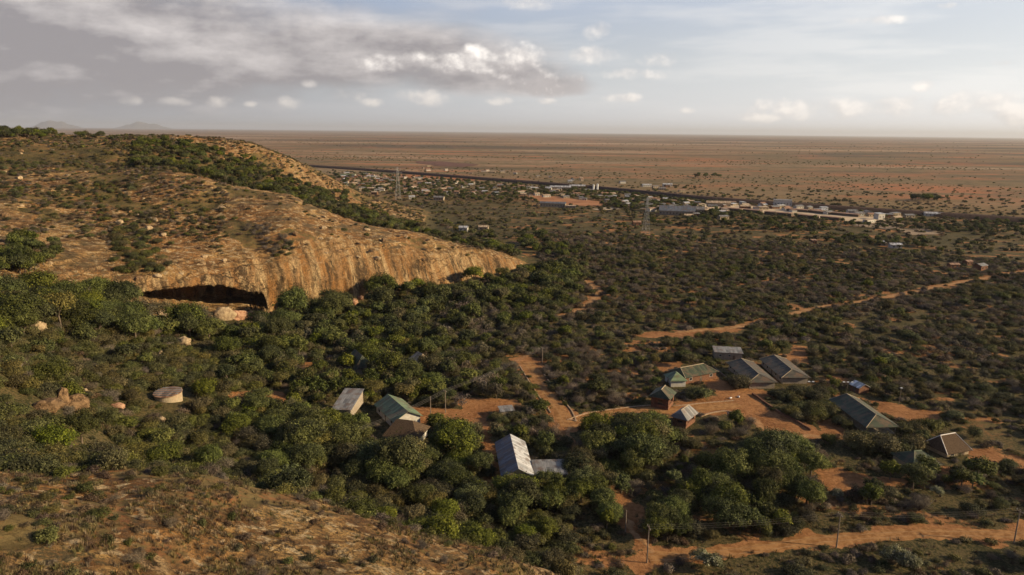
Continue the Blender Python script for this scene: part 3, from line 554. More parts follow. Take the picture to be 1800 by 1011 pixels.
def joinp(*parts):
    V = []; F = []; T_ = []; MI = []; n = 0
    for (v, f, t), mi in parts: V.append(v); F.append(f+n); T_.append(t); MI.append(np.full(len(f), mi)); n += len(v)
    return np.vstack(V), np.vstack(F), np.concatenate(T_), np.concatenate(MI)
def limb(pts, r0, r1, seg=6):
    pts = np.array(pts, float); V = []; F = []
    for i, p in enumerate(pts):
        r = r0+(r1-r0)*i/(len(pts)-1)
        for k in range(seg): a = 6.283*k/seg; V.append(p+np.array([math.cos(a)*r, math.sin(a)*r, 0]))
    for i in range(len(pts)-1):
        for k in range(seg): a = i*seg+k; b = i*seg+(k+1) % seg; F.append((a, b, b+seg, a+seg))
    return np.array(V), np.array(F), np.full(len(F), .5)
def proto(key, name, data, mats):
    V, F, t = data[:3]; o = mesh_np(name, V, F, mats, mi=data[3] if len(data) > 3 else None, link=False); fattr(o, 'tone', t, 'FACE'); PROTO.setdefault(key, []).append(o); return o
def tree_lobes(g, R_, h, n=6):
    L = [(0, 0, h*.66, R_*.62, R_*.62, h*.30)]
    for k in range(n):
        a = 6.283*(k+g.uniform(-.3, .3))/n; r = R_*g.uniform(.38, .62); L.append((r*math.cos(a), r*math.sin(a), h*g.uniform(.42, .70), R_*g.uniform(.34, .5), R_*g.uniform(.34, .5), h*g.uniform(.18, .27)))
    return L
TRUNKS = []
for i in range(5):
    g = random.Random(50+i); L = tree_lobes(g, 4.4+.3*i % 2, 8.0, 5+i % 3)
    proto('tree', 'crown', leafcloud(100+i, L, 190, 52, .175, .82, .25, loose=.16), [M['leaf_tree']])
    parts = [(limb([(0, 0, -.6), (.1, .05, 1.2), (.05*i, .1, 2.6)], .32, .22), 0)]
    for l in L[1:]: parts.append((limb([(.05*i, .1, 2.2), (l[0]*.5, l[1]*.5, l[2]*.72), (l[0]*.95, l[1]*.95, l[2])], .17, .05, 5), 0))
    V, F, t, mi = joinp(*parts); tk = mesh_np('trunk', V, F, M['bark'], link=False); TRUNKS.append(tk)
    V2, F2, t2 = leafcloud(100+i, L, 110, 26, .30, .85, .25)
    proto('tree_far', 'tree_clump', joinp(((V2, F2, t2), 0), ((V, F, t), 1)), [M['leaf_tree'], M['bark']])
umb_lobes = [(0, 0, 5.6, 3.6, 3.6, .9), (1.8, .6, 5.3, 2.0, 2.0, .8), (-1.6, 1.2, 5.8, 2.0, 2.0, .8), (-.6, -1.9, 5.4, 2.1, 2.1, .8)]
half_lobes = tree_lobes(random.Random(77), 3.6, 7.2, 6)
for lobes, lm, nl, nf, sd in ((umb_lobes, 'leaf_olive', 110, 34, 801), (half_lobes, 'leaf_grey', 90, 18, 802), (half_lobes[::-1], 'leaf_dry', 60, 16, 803)):
    lc = leafcloud(sd, lobes, nl, nf, .17, .75, .3, loose=.2); tw = twigs(sd+5, 200, 3.0, 6.2, .05, 14)
    proto('tree', 'crown', joinp((lc, 0), (tw, 0)) if lm != 'leaf_olive' else lc, [M[lm]])
    parts = [(limb([(0, 0, -.6), (.15, 0, 1.6), (.05, .1, 3.0)], .24, .16), 0)]
    for l in lobes: parts.append((limb([(.05, .1, 2.8), (l[0]*.5, l[1]*.5, l[2]*.74), (l[0], l[1], l[2])], .13, .04, 5), 0))
    V, F, t, mi = joinp(*parts); TRUNKS.append(mesh_np('trunk', V, F, M['bark'], link=False))
    proto('tree_far', 'tree_clump', joinp((leafcloud(sd, lobes, nl, nf//2+4, .26, .75, .3, loose=.15), 0), ((V, F, t), 1)), [M[lm], M['bark']])
for i in range(5):      # rounded and umbrella shaped thorn bushes
    g = random.Random(80+i); R_ = 2.9; h = (2.9, 3.2, 2.6, 3.4, 2.7)[i]; n = 4+i % 3; L = [(0, 0, h*.55, R_*.7, R_*.7, h*.38)]
    for k in range(n):
        a = 6.283*(k+g.uniform(-.3, .3))/n; r = R_*g.uniform(.3, .6); L.append((r*math.cos(a), r*math.sin(a), h*g.uniform(.42, .66), R_*g.uniform(.34, .5), R_*g.uniform(.34, .5), h*g.uniform(.22, .3)))
    st = [(limb([(0, 0, -.3), (l[0]*.4, l[1]*.4, l[2]*.5), (l[0]*.9, l[1]*.9, l[2])], .09, .03, 4), 1) for l in L[1:]]
    proto('bush', 'foliage', joinp((leafcloud(200+i, L, 95, 36, .13, .52, .25, loose=.26), 0), *st), [M[('leaf_bush', 'leaf_olive', 'leaf_bush', 'leaf_olive', 'leaf_bush')[i]], M['bark']])
for i in range(3): # dry half leafless shrubs
    g = random.Random(30+i); L = [(0, 0, 1.5, 1.9, 1.9, 1.0), (.9, .4, 1.6, 1.2, 1.2, .8), (-.8, -.5, 1.5, 1.3, 1.3, .8)]
    proto('dry', 'twigs', joinp((twigs(300+i, 230, 2.0, 2.1, .032, 12), 0), (leafcloud(310+i, L, 60, 22, .085, .55, .2, loose=.3), 0)), [M['leaf_dry']])
for i in range(4):
    L = [(0, 0, .45, .95, .95, .45), (.5, .2, .5, .6, .6, .4), (-.4, -.5, .4, .6, .6, .35)]
    proto('shrub', 'foliage', leafcloud(400+i, L, 42, 22, .085, .26, .25, loose=.2, bottom=-.1), [M[('leaf_bush', 'leaf_olive', 'leaf_brown', 'leaf_dry')[i]]])
for i in range(2):
    L = [(0, 0, .9, 1.9, 1.9, .8), (1, .4, 1.0, 1.2, 1.2, .8), (-.9, -.7, .9, 1.2, 1.2, .7)]
    proto('far', 'scrub', leafcloud(500+i, L, 26, 12, .42, .6, .3), [M[('leaf_bush', 'leaf_olive')[i]]])
for i in range(3):
    g = np.random.default_rng(600+i); V = []
    for k in range(46):
        a = g.uniform(0, 6.283); r = g.uniform(0, .45); b = np.array([math.cos(a)*r, math.sin(a)*r, 0]); t = b*1.5+np.array([g.normal()*.1, g.normal()*.1, g.uniform(.25, .6)]); u = np.array([math.sin(a), -math.cos(a), 0])*.035
        V += [b-u, b+u, t+u*.3, t-u*.3]
    proto('grass', 'grass_tuft', (np.array(V), np.arange(len(V)).reshape(-1, 4), g.uniform(0, 1, len(V)//4)), [M[('leaf_grass', 'leaf_brown', 'leaf_olive')[i]]])
proto('pale', 'foliage', leafcloud(700, tree_lobes(random.Random(3), 2.6, 4.2, 5), 110, 34, .14, .5, .3), [M['leaf_pale']])

# ------------------------------------------------------------------ where plants grow
def grid(a0, a1, r0, r1, cell, seed):
    g = np.random.default_rng(seed); xs = np.arange(r1*math.sin(a0)-5, r1*math.sin(a1)+5, cell); ys = np.arange(min(r0*math.cos(a0), r0*math.cos(a1))-5, r1+5, cell)
    x, y = np.meshgrid(xs, ys); x = x.ravel()+g.uniform(-.5, .5, x.size)*cell; y = y.ravel()+g.uniform(-.5, .5, y.size)*cell
    a, r = polar(x, y); m = (a > a0) & (a < a1) & (r > r0) & (r < r1); return x[m], y[m], a[m], r[m], g
A_ = lambda px, py=500: azel(px, py)[0]
PL = []      # rows: x, y, kind index, size, zone index
KINDS = ['tree', 'bush', 'dry', 'shrub', 'far', 'grass', 'pale']; ZN = []
def add(x, y, kind, size, zone):
    if zone not in ZN: ZN.append(zone)
    x = np.atleast_1d(x); PL.append(np.column_stack([x, np.atleast_1d(y), np.broadcast_to(kind, x.shape), np.broadcast_to(size, x.shape), np.full(x.shape, ZN.index(zone))]))
BLOCK = []   # footprints kept free of plants: centre x, y, radius
def clear(x, y, pad=0):
    ok = np.ones(len(x), bool)
    for bx, by, br in BLOCK: ok &= np.hypot(x-bx, y-by) > br+pad
    return ok
def sightclear(x, y, size, pts):          # keeps tall growth from standing right in front of a building that is seen in the open
    ok = np.ones(len(x), bool)
    for bx, by, ln, wd in pts:
        d = math.hypot(bx, by); ux, uy = bx/d, by/d; al = x*ux+y*uy; la = np.abs(x*uy-y*ux); ok &= ~((al < d+2) & (al > d-ln) & (la < wd+size))
    return ok
def near_poly(px, py): P = gline([(px, py)])[0]; return P

# ------------------------------------------------------------------ buildings
def frame_at(c, rz): ca, sa = math.cos(rz), math.sin(rz); return lambda x, y, z: (x, y, z)
def hip_roof(mb, L, W_, ze, zr, hip, ov, t=.12, k_right=0, k_left=0, k_end=0, cx=0):
    x0, x1 = -L/2-ov, L/2+ov; y0, y1 = -W_/2-ov, W_/2+ov
    h0 = hip[0]*(W_/2+ov); h1 = hip[1]*(W_/2+ov); r0 = (x0+h0, 0, zr); r1 = (x1-h1, 0, zr)
    mb.k = k_right; mb.slab([(x0, y0, ze), (x1, y0, ze), r1, r0], t)
    mb.k = k_left; mb.slab([(x1, y1, ze), (x0, y1, ze), r0, r1], t)
    mb.k = k_end
    if h0 > 0: mb.slab([(x0, y1, ze), (x0, y0, ze), r0], t)
    if h1 > 0: mb.slab([(x1, y0, ze), (x1, y1, ze), r1], t)
    return r0, r1, (x0, x1, y0, y1)
def house(label, cat, A, B, W_, hw, hr, roofm, wallm, hip=(1, 1), ov=.7, name='building', group=None, z=None, caps=None, door=True, veranda=None, wins=3, ext=True, skirt=None, block=1.0):
    """A, B: ground points under the two ends of the ridge; the thing's origin is at the middle of its floor."""
    A = Vector(A); B = Vector(B); c = (A+B)/2; dx = B-A; rz = math.atan2(dx.y, dx.x); Lr = math.hypot(dx.x, dx.y)
    L = Lr + (hip[0]+hip[1])*W_/2
    off = (hip[1]-hip[0])*W_/4; c = c + Vector((math.cos(rz), math.sin(rz), 0))*off
    zb = float(H(c.x, c.y)) if z is None else z
    root = empty(name, (c.x, c.y, zb), rz); tag(root, label, cat, group)
    for s in np.linspace(-L/2, L/2, max(2, int(L/5))): BLOCK.append((c.x+math.cos(rz)*s, c.y+math.sin(rz)*s, W_*.62*block))
    wt = .22; mb = MB(); hh = hw-.02
    if wallm:
        mb.box((0, -W_/2+wt/2, hh/2-.3), (L, wt, hh+.6)); mb.box((0, W_/2-wt/2, hh/2-.3), (L, wt, hh+.6))
        mb.box((-L/2+wt/2, 0, hh/2-.3), (wt, W_-2*wt, hh+.6)); mb.box((L/2-wt/2, 0, hh/2-.3), (wt, W_-2*wt, hh+.6))
        for e, hp in ((-1, hip[0]), (1, hip[1])):
            if hp == 0:
                x = e*(L/2-wt/2)
                for q in (-wt/2, wt/2): mb.poly([(x+q, -W_/2, hh), (x+q, W_/2, hh), (x+q, 0, hr-.16)])
        mb.build('wall', M[wallm], root)
        n = max(1, int(L/4)) if wins else 0
        for sd in (-1, 1):
            for k in range(n):
                x = -L/2+L*(k+.5)/n
                if sd == -1 and door and k == n//2:
                    d = MB(); d.box((x, sd*(W_/2+.02), 1.02), (1.0, .08, 2.05)); d.build('door', M['bark'], root); continue
                f = MB(); f.box((x, sd*(W_/2+.015), hw*.55), (1.5, .07, 1.15)); fo = f.build('window', M['white'], root)
                p = MB(); p.box((x, sd*(W_/2+.045), hw*.55), (1.26, .05, .93)); p.build('pane', M['glass'], fo)
    else:
        for s in (-1, 1):
            for x in np.linspace(-L/2+.2, L/2-.2, max(3, int(L/3.4))):
                p = MB(); p.box((x, s*(W_/2-.2), hw/2-.2), (.18, .18, hw+.4)); p.build('post', M['concrete'], root)
        f = MB(); f.box((0, 0, .1), (L, W_, .3)); f.build('floor_slab', M['concrete'], root)
    rb = MB(); mats = roofm if isinstance(roofm, (list, tuple)) else [roofm]
    r0, r1, ext_ = hip_roof(rb, L, W_, hw-ov*(hr-hw)/(W_/2)*.5, hr, hip, ov)
    ro = rb.build('roof', [M[m] for m in mats], root)
    if caps:
        cb = MB(); cb.tube([r0, r1], .16, 6); z0 = hw-ov*(hr-hw)/(W_/2)*.5
        for hp, r_, xx in ((hip[0], r0, ext_[0]), (hip[1], r1, ext_[1])):
            if hp > 0:
                for yy in ext_[2:]: cb.tube([r_, (xx, yy, z0)], .11, 5)
        cb.build('ridge_cap', M[caps], ro)
    return root

def gp(px, py, z):      # ground point straight below a ridge end seen at (px, py) whose ridge stands z above the plain
    return at_z(px, py, z)
# the tin-roofed hall and its annex
hall = house('long hall with a gabled tin roof, one slope blue grey, the other silver', 'hall', gp(897, 764, 6.2), gp(911, 822, 6.2), 7.8, 3.8, 6.2, ['bluetin', 'tin'], 'cream', (0, 0), .6, 'tin_roofed_hall', z=0)
for p in hall.children:
    if p.name.startswith('roof'):
        for f in p.data.polygons: f.material_index = 0
        for f in p.data.polygons:
            cc = f.center
            if (hall.matrix_basis.to_3x3() @ Vector((cc.x, cc.y, 0))).x > .3: f.material_index = 1
def flat_shed(label, cat, name, c, L, W_, rz, h1, h2, roofm, wallm, ov=.4, group=None, z=None, windows=0, slab=True):
    zb = float(H(c[0], c[1])) if z is None else z; root = empty(name, (c[0], c[1], zb), rz); tag(root, label, cat, group); BLOCK.append((c[0], c[1], max(L, W_)*.6))
    mb = MB(); wt = .2
    mb.box((0, -W_/2+wt/2, h1/2-.3), (L, wt, h1+.5)); mb.box((0, W_/2-wt/2, h2/2-.3), (L, wt, h2+.5))
    for s in (-1, 1):
        x = s*(L/2-wt/2)
        for q in (-wt/2, wt/2): mb.poly([(x+q, -W_/2+wt, -.5), (x+q, W_/2-wt, -.5), (x+q, W_/2-wt, h2-.06), (x+q, -W_/2+wt, h1-.06)])
    mb.build('wall', M[wallm], root)
    rb = MB(); sl = (h2-h1)/W_; rb.slab([(-L/2-ov, -W_/2-ov, h1+.1-sl*ov), (L/2+ov, -W_/2-ov, h1+.1-sl*ov), (L/2+ov, W_/2+ov, h2+.1+sl*ov), (-L/2-ov, W_/2+ov, h2+.1+sl*ov)], .1); rb.build('roof', M[roofm], root)
    d = MB(); d.box((L*.2, -W_/2-.03, 1.0), (.95, .07, 2.0)); d.build('door', M['bark'], root)
    for k in range(windows):
        f = MB(); f.box((-L/2+L*(k+.6)/(windows+1), -W_/2-.02, h1*.6), (1.1, .06, .8)); fo = f.build('window', M['white'], root); p = MB(); p.box((-L/2+L*(k+.6)/(windows+1), -W_/2-.05, h1*.6), (.9, .05, .6)); p.build('pane', M['glass'], fo)
    return root
c = at_z(966, 822, 3.6); flat_shed('low annex with a flat grey tin roof beside the tin-roofed hall', 'shed', 'annex', (c.x, c.y), 8.4, 7.0, R(4), 3.4, 3.9, 'greytin', 'concrete', windows=2)
# left compound
q = at_z(611, 682, 4+9); flat_shed('narrow grey tin shed with one sloping roof deep in the wood', 'shed', 'tin_shed', (q.x, q.y), 5.6, 13.5, R(-4), 2.6, 4.0, 'greytin', 'concrete', z=9.0-3+float(H(q.x, q.y))*.0)
house('pale green sheet roofed house in the wooded compound', 'house', gp(683, 694, 7), gp(716, 722, 7), 8.6, 3.0, 5.4, 'palegreen', 'white', (0, 0), .7, 'green_roofed_house', z=1.6)
house('house with a steep dark brown thatch roof touching the pale green roof', 'house', gp(700, 735, 7), gp(724, 738, 7), 9.0, 2.6, 6.0, 'thatch', 'white', (.5, .7), .8, 'thatched_house', z=.8)
house('dark steep hut roof with one sunlit yellow green edge among tall trees', 'hut', gp(624, 610, 10.5), gp(636, 620, 10.5), 6.4, 2.4, 6.4, 'greenroof', 'concrete', (.2, .6), .6, 'steep_roofed_hut', z=3.2, block=.9)
house('small pale roofed hut almost hidden by the trees, right of the steep dark hut', 'hut', gp(735, 612, 7.5), gp(742, 616, 7.5), 6, 2.5, 5.2, 'tanroof', 'concrete', (.4, .4), .6, 'hidden_hut', z=1.0, block=.8)
q = G(890, 732); flat_shed('tiny grey roofed shed half hidden in bushes behind the tin-roofed hall', 'shed', 'small_shed', (q.x, q.y), 4.2, 3.4, R(15), 2.4, 2.7, 'greytin', 'concrete')
# the twin gate towers of brick
def gate(label, cpx, cpy, zr, L, W_, rz, hw, roofm, wins=2):
    p = at_z(cpx, cpy, zr); root = empty('gatehouse', (p.x, p.y, 0), rz); tag(root, label, 'gatehouse', None); BLOCK.append((p.x, p.y, 6))
    b = MB(); b.box((0, 0, .6), (L, W_, 1.6)); 
    for sx in (-1, 1):
        for sy in (-1, 1): b.box((sx*(L/2-.5), sy*(W_/2-.5), hw/2+.4), (1.0, 1.0, hw-.8))
    b.box((0, 0, hw-.5), (L, W_, .9)); b.box((0, 0, hw/2+.3), (L-1.4, W_-1.4, hw-.8)); b.build('wall', M['brick'], root)
    for sx, sy, rr in ((0, -1, 0), (1, 0, math.pi/2), (-1, 0, math.pi/2)):
        d = MB(); dist = (W_-1.4)/2+.02 if sy else (L-1.4)/2+.02; d.box((sx*dist, sy*dist, hw*.55), (1.5, .06, hw*.42), rr); d.build('window', M['glass'], root)
    rb = MB(); r0, r1, e = hip_roof(rb, L, W_, hw-.1, zr, (.45, .45), .8); ro = rb.build('roof', M[roofm], root); cb = MB(); cb.tube([r0, r1], .14, 6); cb.build('ridge_cap', M['cream'], ro)
    return root
gate('brick gatehouse with a dark green hipped roof above the road', 1166, 681, 6.6, 6.8, 6.0, R(62), 4.2, 'greenroof')
gate('brick gatehouse with a grey brown roof and pale ridge just below the road', 1204, 716, 5.6, 7.2, 4.6, R(52), 3.2, 'greytin')
# the school-like group round the red yard
house('long green roofed house with orange walls behind the round bushes of the yard', 'house', gp(1198, 646, 5.2), gp(1236, 639, 5.2), 8.0, 3.0, 5.2, 'greenroof', 'brick', (.3, .8), .8, 'green_roofed_house', z=0, caps='cream')
house('small square hut with a pale green pyramid roof beside the green roofed house', 'hut', gp(1187, 653, 4.6), gp(1189, 655, 4.6), 5.6, 2.6, 4.8, 'palegreen', 'white', (1, 1), .6, 'pyramid_roofed_hut', z=0)
p = at_z(1279, 614, 3.6); flat_shed('grey flat roofed shed standing behind the long hipped roofs', 'shed', 'flat_roofed_shed', (p.x, p.y), 11, 6.5, R(-8), 3.2, 3.7, 'greytin', 'concrete', windows=2)
for lab, a, b in (('left one of the twin long buildings with grey green hipped roofs', (1304, 631), (1334, 657)),
                  ('right one of the twin long buildings with grey green hipped roofs', (1362, 625), (1392, 649))):
    rt_ = house(lab, 'dormitory', gp(*a, 4.5), gp(*b, 4.5), 9.6, 2.8, 4.5, ['greylong', 'tanroof'], 'concrete', (.15, .75), .9, 'long_building', 'twin long buildings', z=0, caps='cream')
house('open-sided hall with a long dark green roof, alone right of the yard', 'pavilion', gp(1490, 693, 5.2), gp(1540, 728, 5.2), 9.6, 2.9, 5.2, 'greenroof', None, (.2, .8), .8, 'long_open_hall', z=0, caps='cream')
house('brown thatched hut with a white ridge cap at the right among bushes', 'hut', gp(1655, 765, 5.6), gp(1678, 761, 5.6), 7.2, 1.9, 5.6, 'thatch', 'cream', (.35, .6), .7, 'thatched_hut', z=0, caps='ridge_white')
house('small dark green hipped roof sunk in bushes below the brown thatched hut', 'hut', gp(1608, 793, 4.8), gp(1619, 792, 4.8), 8.0, 2.5, 4.8, 'greenroof', 'cream', (.8, .8), .7, 'green_roofed_hut', z=0, caps='palegreen')
p = at_z(1508, 670, 3.4); house('low shed with a pale strip of roof behind the long open hall', 'shed', gp(1504, 668, 3.6), gp(1520, 675, 3.6), 4.5, 2.3, 3.6, 'tin', 'brick', (0, 0), .4, 'low_shed', z=0)
OPEN = [(p.x, p.y, 0, 0)]
# round water tank
q = at_z(295, 687, 15.0+2.0); tz = 15.0
tk = empty('water_tank', (q.x, q.y, tz)); tag(tk, 'round pale concrete water tank under a flat striped tin lid on the wooded slope', 'water tank'); BLOCK.append((q.x, q.y, 6.5))
def disc(mb, r, z0, z1, n=40):
    for k in range(n):
        a, b = 6.283185*k/n, 6.283185*(k+1)/n; mb.poly([(r*math.cos(a), r*math.sin(a), z0), (r*math.cos(b), r*math.sin(b), z0), (r*math.cos(b), r*math.sin(b), z1), (r*math.cos(a), r*math.sin(a), z1)])
    mb.poly([(r*math.cos(6.283185*k/n), r*math.sin(6.283185*k/n), z1) for k in range(n)]); mb.poly([(r*math.cos(6.283185*k/n), r*math.sin(6.283185*k/n), z0) for k in range(n)][::-1])
mb = MB(); disc(mb, 3.7, -3, 1.5); mb.build('wall', M['cream'], tk)
mb = MB(); disc(mb, 3.95, 1.55, 1.7); lid = mb.build('lid', M['rusttin'], tk); lid.rotation_euler = (R(3), 0, 0)
mb = MB()
for y in (-2.6, -1.3, 0, 1.3, 2.6): l = 2*math.sqrt(3.9**2-y*y)-.2; mb.box((0, y, 1.8), (l, .5, .16))
b_ = mb.build('lid_batten', M['greytin'], lid)
# boulders
def boulder(label, c, d, seed, mt='rockm', group=None, rz=0, name='boulder', sink=.25):
    bm = bmesh.new(); bmesh.ops.create_icosphere(bm, subdivisions=4, radius=1); g = random.Random(seed); o3 = Vector((g.uniform(0, 99), g.uniform(0, 99), g.uniform(0, 99)))
    from mathutils import noise as mn
    cuts = [(Vector((g.gauss(0, 1), g.gauss(0, 1), g.gauss(0, 1))).normalized(), g.uniform(.62, .9)) for _ in range(14)]
    for v in bm.verts:
        p = v.co.copy()
        for n, k in cuts:
            e = p.dot(n)-k
            if e > 0: p -= n*e*.85
        p *= 1+.16*mn.fractal(p*1.7+o3, 1, 2, 4)+.09*mn.ridged_multi_fractal(p*2.6+o3, 1, 2, 5, 1, 2); v.co = Vector((p.x*d[0]/2, p.y*d[1]/2, p.z*d[2]/2))
    me = bpy.data.meshes.new(name); bm.to_mesh(me); bm.free(); me.materials.append(M[mt])
    for f in me.polygons: f.use_smooth = True
    o = bpy.data.objects.new(name, me); COL.objects.link(o); o.location = (c[0], c[1], c[2]+d[2]*(.5-sink)); o.rotation_euler = (0, 0, rz); tag(o, label, 'boulder', group); BLOCK.append((c[0], c[1], max(d[:2])*.5)); return o
boulder('big brown domed boulder at the far left of the wood', G(84, 722), (7, 5, 4.2), 1, rz=.2)
boulder('tall upright orange boulder leaning between two domed ones', G(113, 716), (2.8, 3, 7.0), 2, rz=.3)
boulder('smooth dark boulder right of the upright one', G(134, 722), (6, 5, 4.8), 3, rz=-.3)
boulder('small pale block on the wooded slope above the domed boulders', G(148, 692), (2.4, 2, 1.6), 4, 'palerock')
boulder('cream coloured rock outcrop high in the wood at the left', G(70, 583), (5.5, 4, 4), 5, 'palerock')
boulder('pale rock poking out of the trees above the water tank', G(322, 606), (6, 4, 4), 6, 'palerock')
boulder('small yellow rock left of the pale outcrop', G(284, 628), (2, 2, 2.6), 7, 'palerock')
boulder('small pale rock in the bushes below the water tank', G(284, 742), (2.2, 2, 1.8), 8, 'palerock')
boulder('pinkish pair of stones right of the domed boulders', G(208, 718), (4, 2.6, 1.8), 9, 'pinkrock')
# fallen rubble under the cave mouth
cv_pts = [(368, 514, 2.6, 0), (384, 515, 3, 0), (398, 517, 2.2, 0), (408, 524, 2.8, 1), (420, 528, 3.2, 1), (430, 532, 2.6, 1), (438, 538, 3.2, 1), (446, 544, 3.6, 1), (434, 546, 2.4, 1), (464, 548, 2.6, 1), (472, 550, 2.4, 1), (285, 534, 5, 0), (298, 545, 3.4, 0), (330, 536, 3.4, 0), (350, 542, 5.4, 0)]
for i, (px, py, s, q_) in enumerate(cv_pts):
    aa_ = azel(px, py)[0]; dd_ = float(Fk(6, aa_))-1.5+(i % 3); g = Vector((dd_*math.sin(aa_), dd_*math.cos(aa_), float(Hp(aa_, dd_))-.3)); s = s*1.25; boulder('pink broken rock fallen below the dark cave mouth' if q_ else 'pale rounded ledge rock left of the pink rubble under the cave', g, (s*1.4, s, s*.6), 20+i, 'pinkrock' if q_ else 'palerock', 'rocks below the cave mouth' if q_ else 'ledge rocks left of the cave rubble', rz=i, sink=.3)
for i, (px, sz, mt_, lb) in enumerate([(392, (9, 4, 7.4), 'palerock', 'long pale rock ledge rising inside the mouth of the cave'), (416, (9, 4, 6.2), 'pinkrock', 'big broken pink ledge under the right half of the cave'), (438, (7, 4, 4.2), 'pinkrock', 'lowest pink ledge block at the right foot of the cave'), (330, (10, 5, 4.0), 'palerock', 'rounded cream slab among trees below the left half of the cave')]):
    aa_ = azel(px, 520)[0]; dd_ = float(Fk(6, aa_))-1.0; boulder(lb, (dd_*math.sin(aa_), dd_*math.cos(aa_), float(Hp(aa_, dd_))-.3), sz, 90+i, mt_, rz=.45, name='rock_ledge', sink=.2)
for i, (px, py, s) in enumerate([(612, 527, 4), (622, 531, 3.5), (634, 524, 3)]):
    boulder('reddish rock at the foot of the streaked cliff', G(px, py+4), (s*1.2, s, s), 40+i, 'pinkrock', 'reddish rocks at the cliff foot')
for i in range(60):
    px = random.choice([random.uniform(0, 60), random.uniform(230, 320), random.uniform(430, 760), random.uniform(560, 780), random.uniform(0, 400)]); py = random.uniform(250, 500) if px < 420 else random.uniform(330, 460)
    g = G(px, py)
    if g.z < 6: continue
    s = random.uniform(1.2, 3.2); boulder('pale weathered rock lying on the orange hill', g, (s*1.4, s, s*.8), 60+i % 6, random.choice(['palerock', 'rockm', 'palerock']), 'loose rocks on the hill', rz=i)

# ------------------------------------------------------------------ poles, lamps, pylons and wires
def pole(label, px, py, h, group='wooden power poles', arm=True, rz=0, lean=0):
    g = G(px, py); root = empty('utility_pole', g, rz); tag(root, label, 'utility pole', group); BLOCK.append((g.x, g.y, 1.2)); root.rotation_euler = (0, lean, rz)
    m_ = MB(); m_.tube([(0, 0, -.8), (0, 0, h)], .17, 8, .11); m_.build('pole', M['wood'], root)
    tops = []
    if arm:
        m_ = MB(); m_.box((0, 0, h-.45), (.12, 2.0, .14)); m_.build('crossarm', M['wood'], root)
        for y in (-.85, 0, .85):
            m_ = MB(); m_.tube([(0, y, h-.4), (0, y, h-.12)], .06, 6); m_.build('insulator', M['steel'], root); tops.append(Vector((0, y, h-.1)))
    root_m = Matrix.Translation(g) @ Matrix.Rotation(rz, 4, 'Z'); return root, [root_m @ t for t in tops], g
def wire(label, a, b, sag, r=.015, group=None):
    P = [a.lerp(b, t) - Vector((0, 0, sag*4*t*(1-t))) for t in np.linspace(0, 1, 15)]; m_ = MB(); m_.tube(P, r, 4); o = m_.build('overhead_wire', M['wire']); tag(o, label, 'wire', group); return o
PA = [pole('tall wooden power pole beside the red dirt road, middle one of the row', 1470, 963, 8.6, rz=R(6)), pole('wooden power pole by the road at the right edge of the picture', 1782, 956, 8.6, rz=R(6)),
      pole('dark power pole at the bend of the dirt road with several insulators', 1137, 990, 9.0, rz=R(10)), pole('short dark post beside the shaded red path', 1099, 938, 5.6, group=None, arm=False)]
e = PA[1]; ext = [t+(PA[1][1][i]-PA[0][1][i]) for i, t in enumerate(PA[1][1])]
for i in range(3):
    wire('thin overhead wire strung along the dirt road', PA[2][1][i], PA[0][1][i], .9, group='wires along the dirt road'); wire('thin overhead wire strung along the dirt road', PA[0][1][i], PA[1][1][i], .8, group='wires along the dirt road'); wire('thin overhead wire strung along the dirt road', PA[1][1][i], ext[i], .8, group='wires along the dirt road')
PB = [pole('pale power pole standing above the top of the compound road', 953, 641, 7.5, 'power poles in the wood', rz=R(40)), pole('thin power pole in the shady yard of the wooded compound', 783, 726, 8, 'power poles in the wood', rz=R(40)), pole('thin pole behind the thatched house', 757, 733, 7, None, arm=False)]
for i in range(3): wire('yellowish overhead wire crossing the wood', PB[0][1][i], PB[1][1][i], 1.0, .03, 'wires across the wood'); wire('yellowish overhead wire crossing the wood', PB[1][1][i], PB[1][1][i]+(PB[1][1][i]-PB[0][1][i])*.8+Vector((0, 0, 1)), 1.2, .03, 'wires across the wood')
def lamp(label, px, py, h, n, group='lamp posts round the halls'):
    g = G(px, py); root = empty('lamp_post', g, 0); tag(root, label, 'lamp post', group); BLOCK.append((g.x, g.y, 1.5))
    m_ = MB(); m_.tube([(0, 0, -.5), (0, 0, h)], .09, 8, .06); m_.build('pole', M['wood'], root)
    xs = np.linspace(-.75*(n-1), .75*(n-1), n)
    if n > 1: m_ = MB(); m_.box((0, 0, h-.05), (xs[-1]-xs[0]+.2, .08, .08)); m_.build('arm', M['steel'], root)
    for x in xs: m_ = MB(); m_.box((x, -.1, h+.08), (.75, .5, .16)); m_.box((x, -.1, h+.19), (.5, .34, .06)); m_.build('lamp_head', M['lampglass'], root)
lamp('lamp post with two white heads between the twin long buildings and the open hall', 1423, 693, 4.6, 2)
lamp('lamp post with three white heads left of the low pale roofed shed', 1488, 692, 4.4, 3)
lamp('single white headed lamp post in the dark bushes right of the open hall', 1580, 712, 6.2, 1)
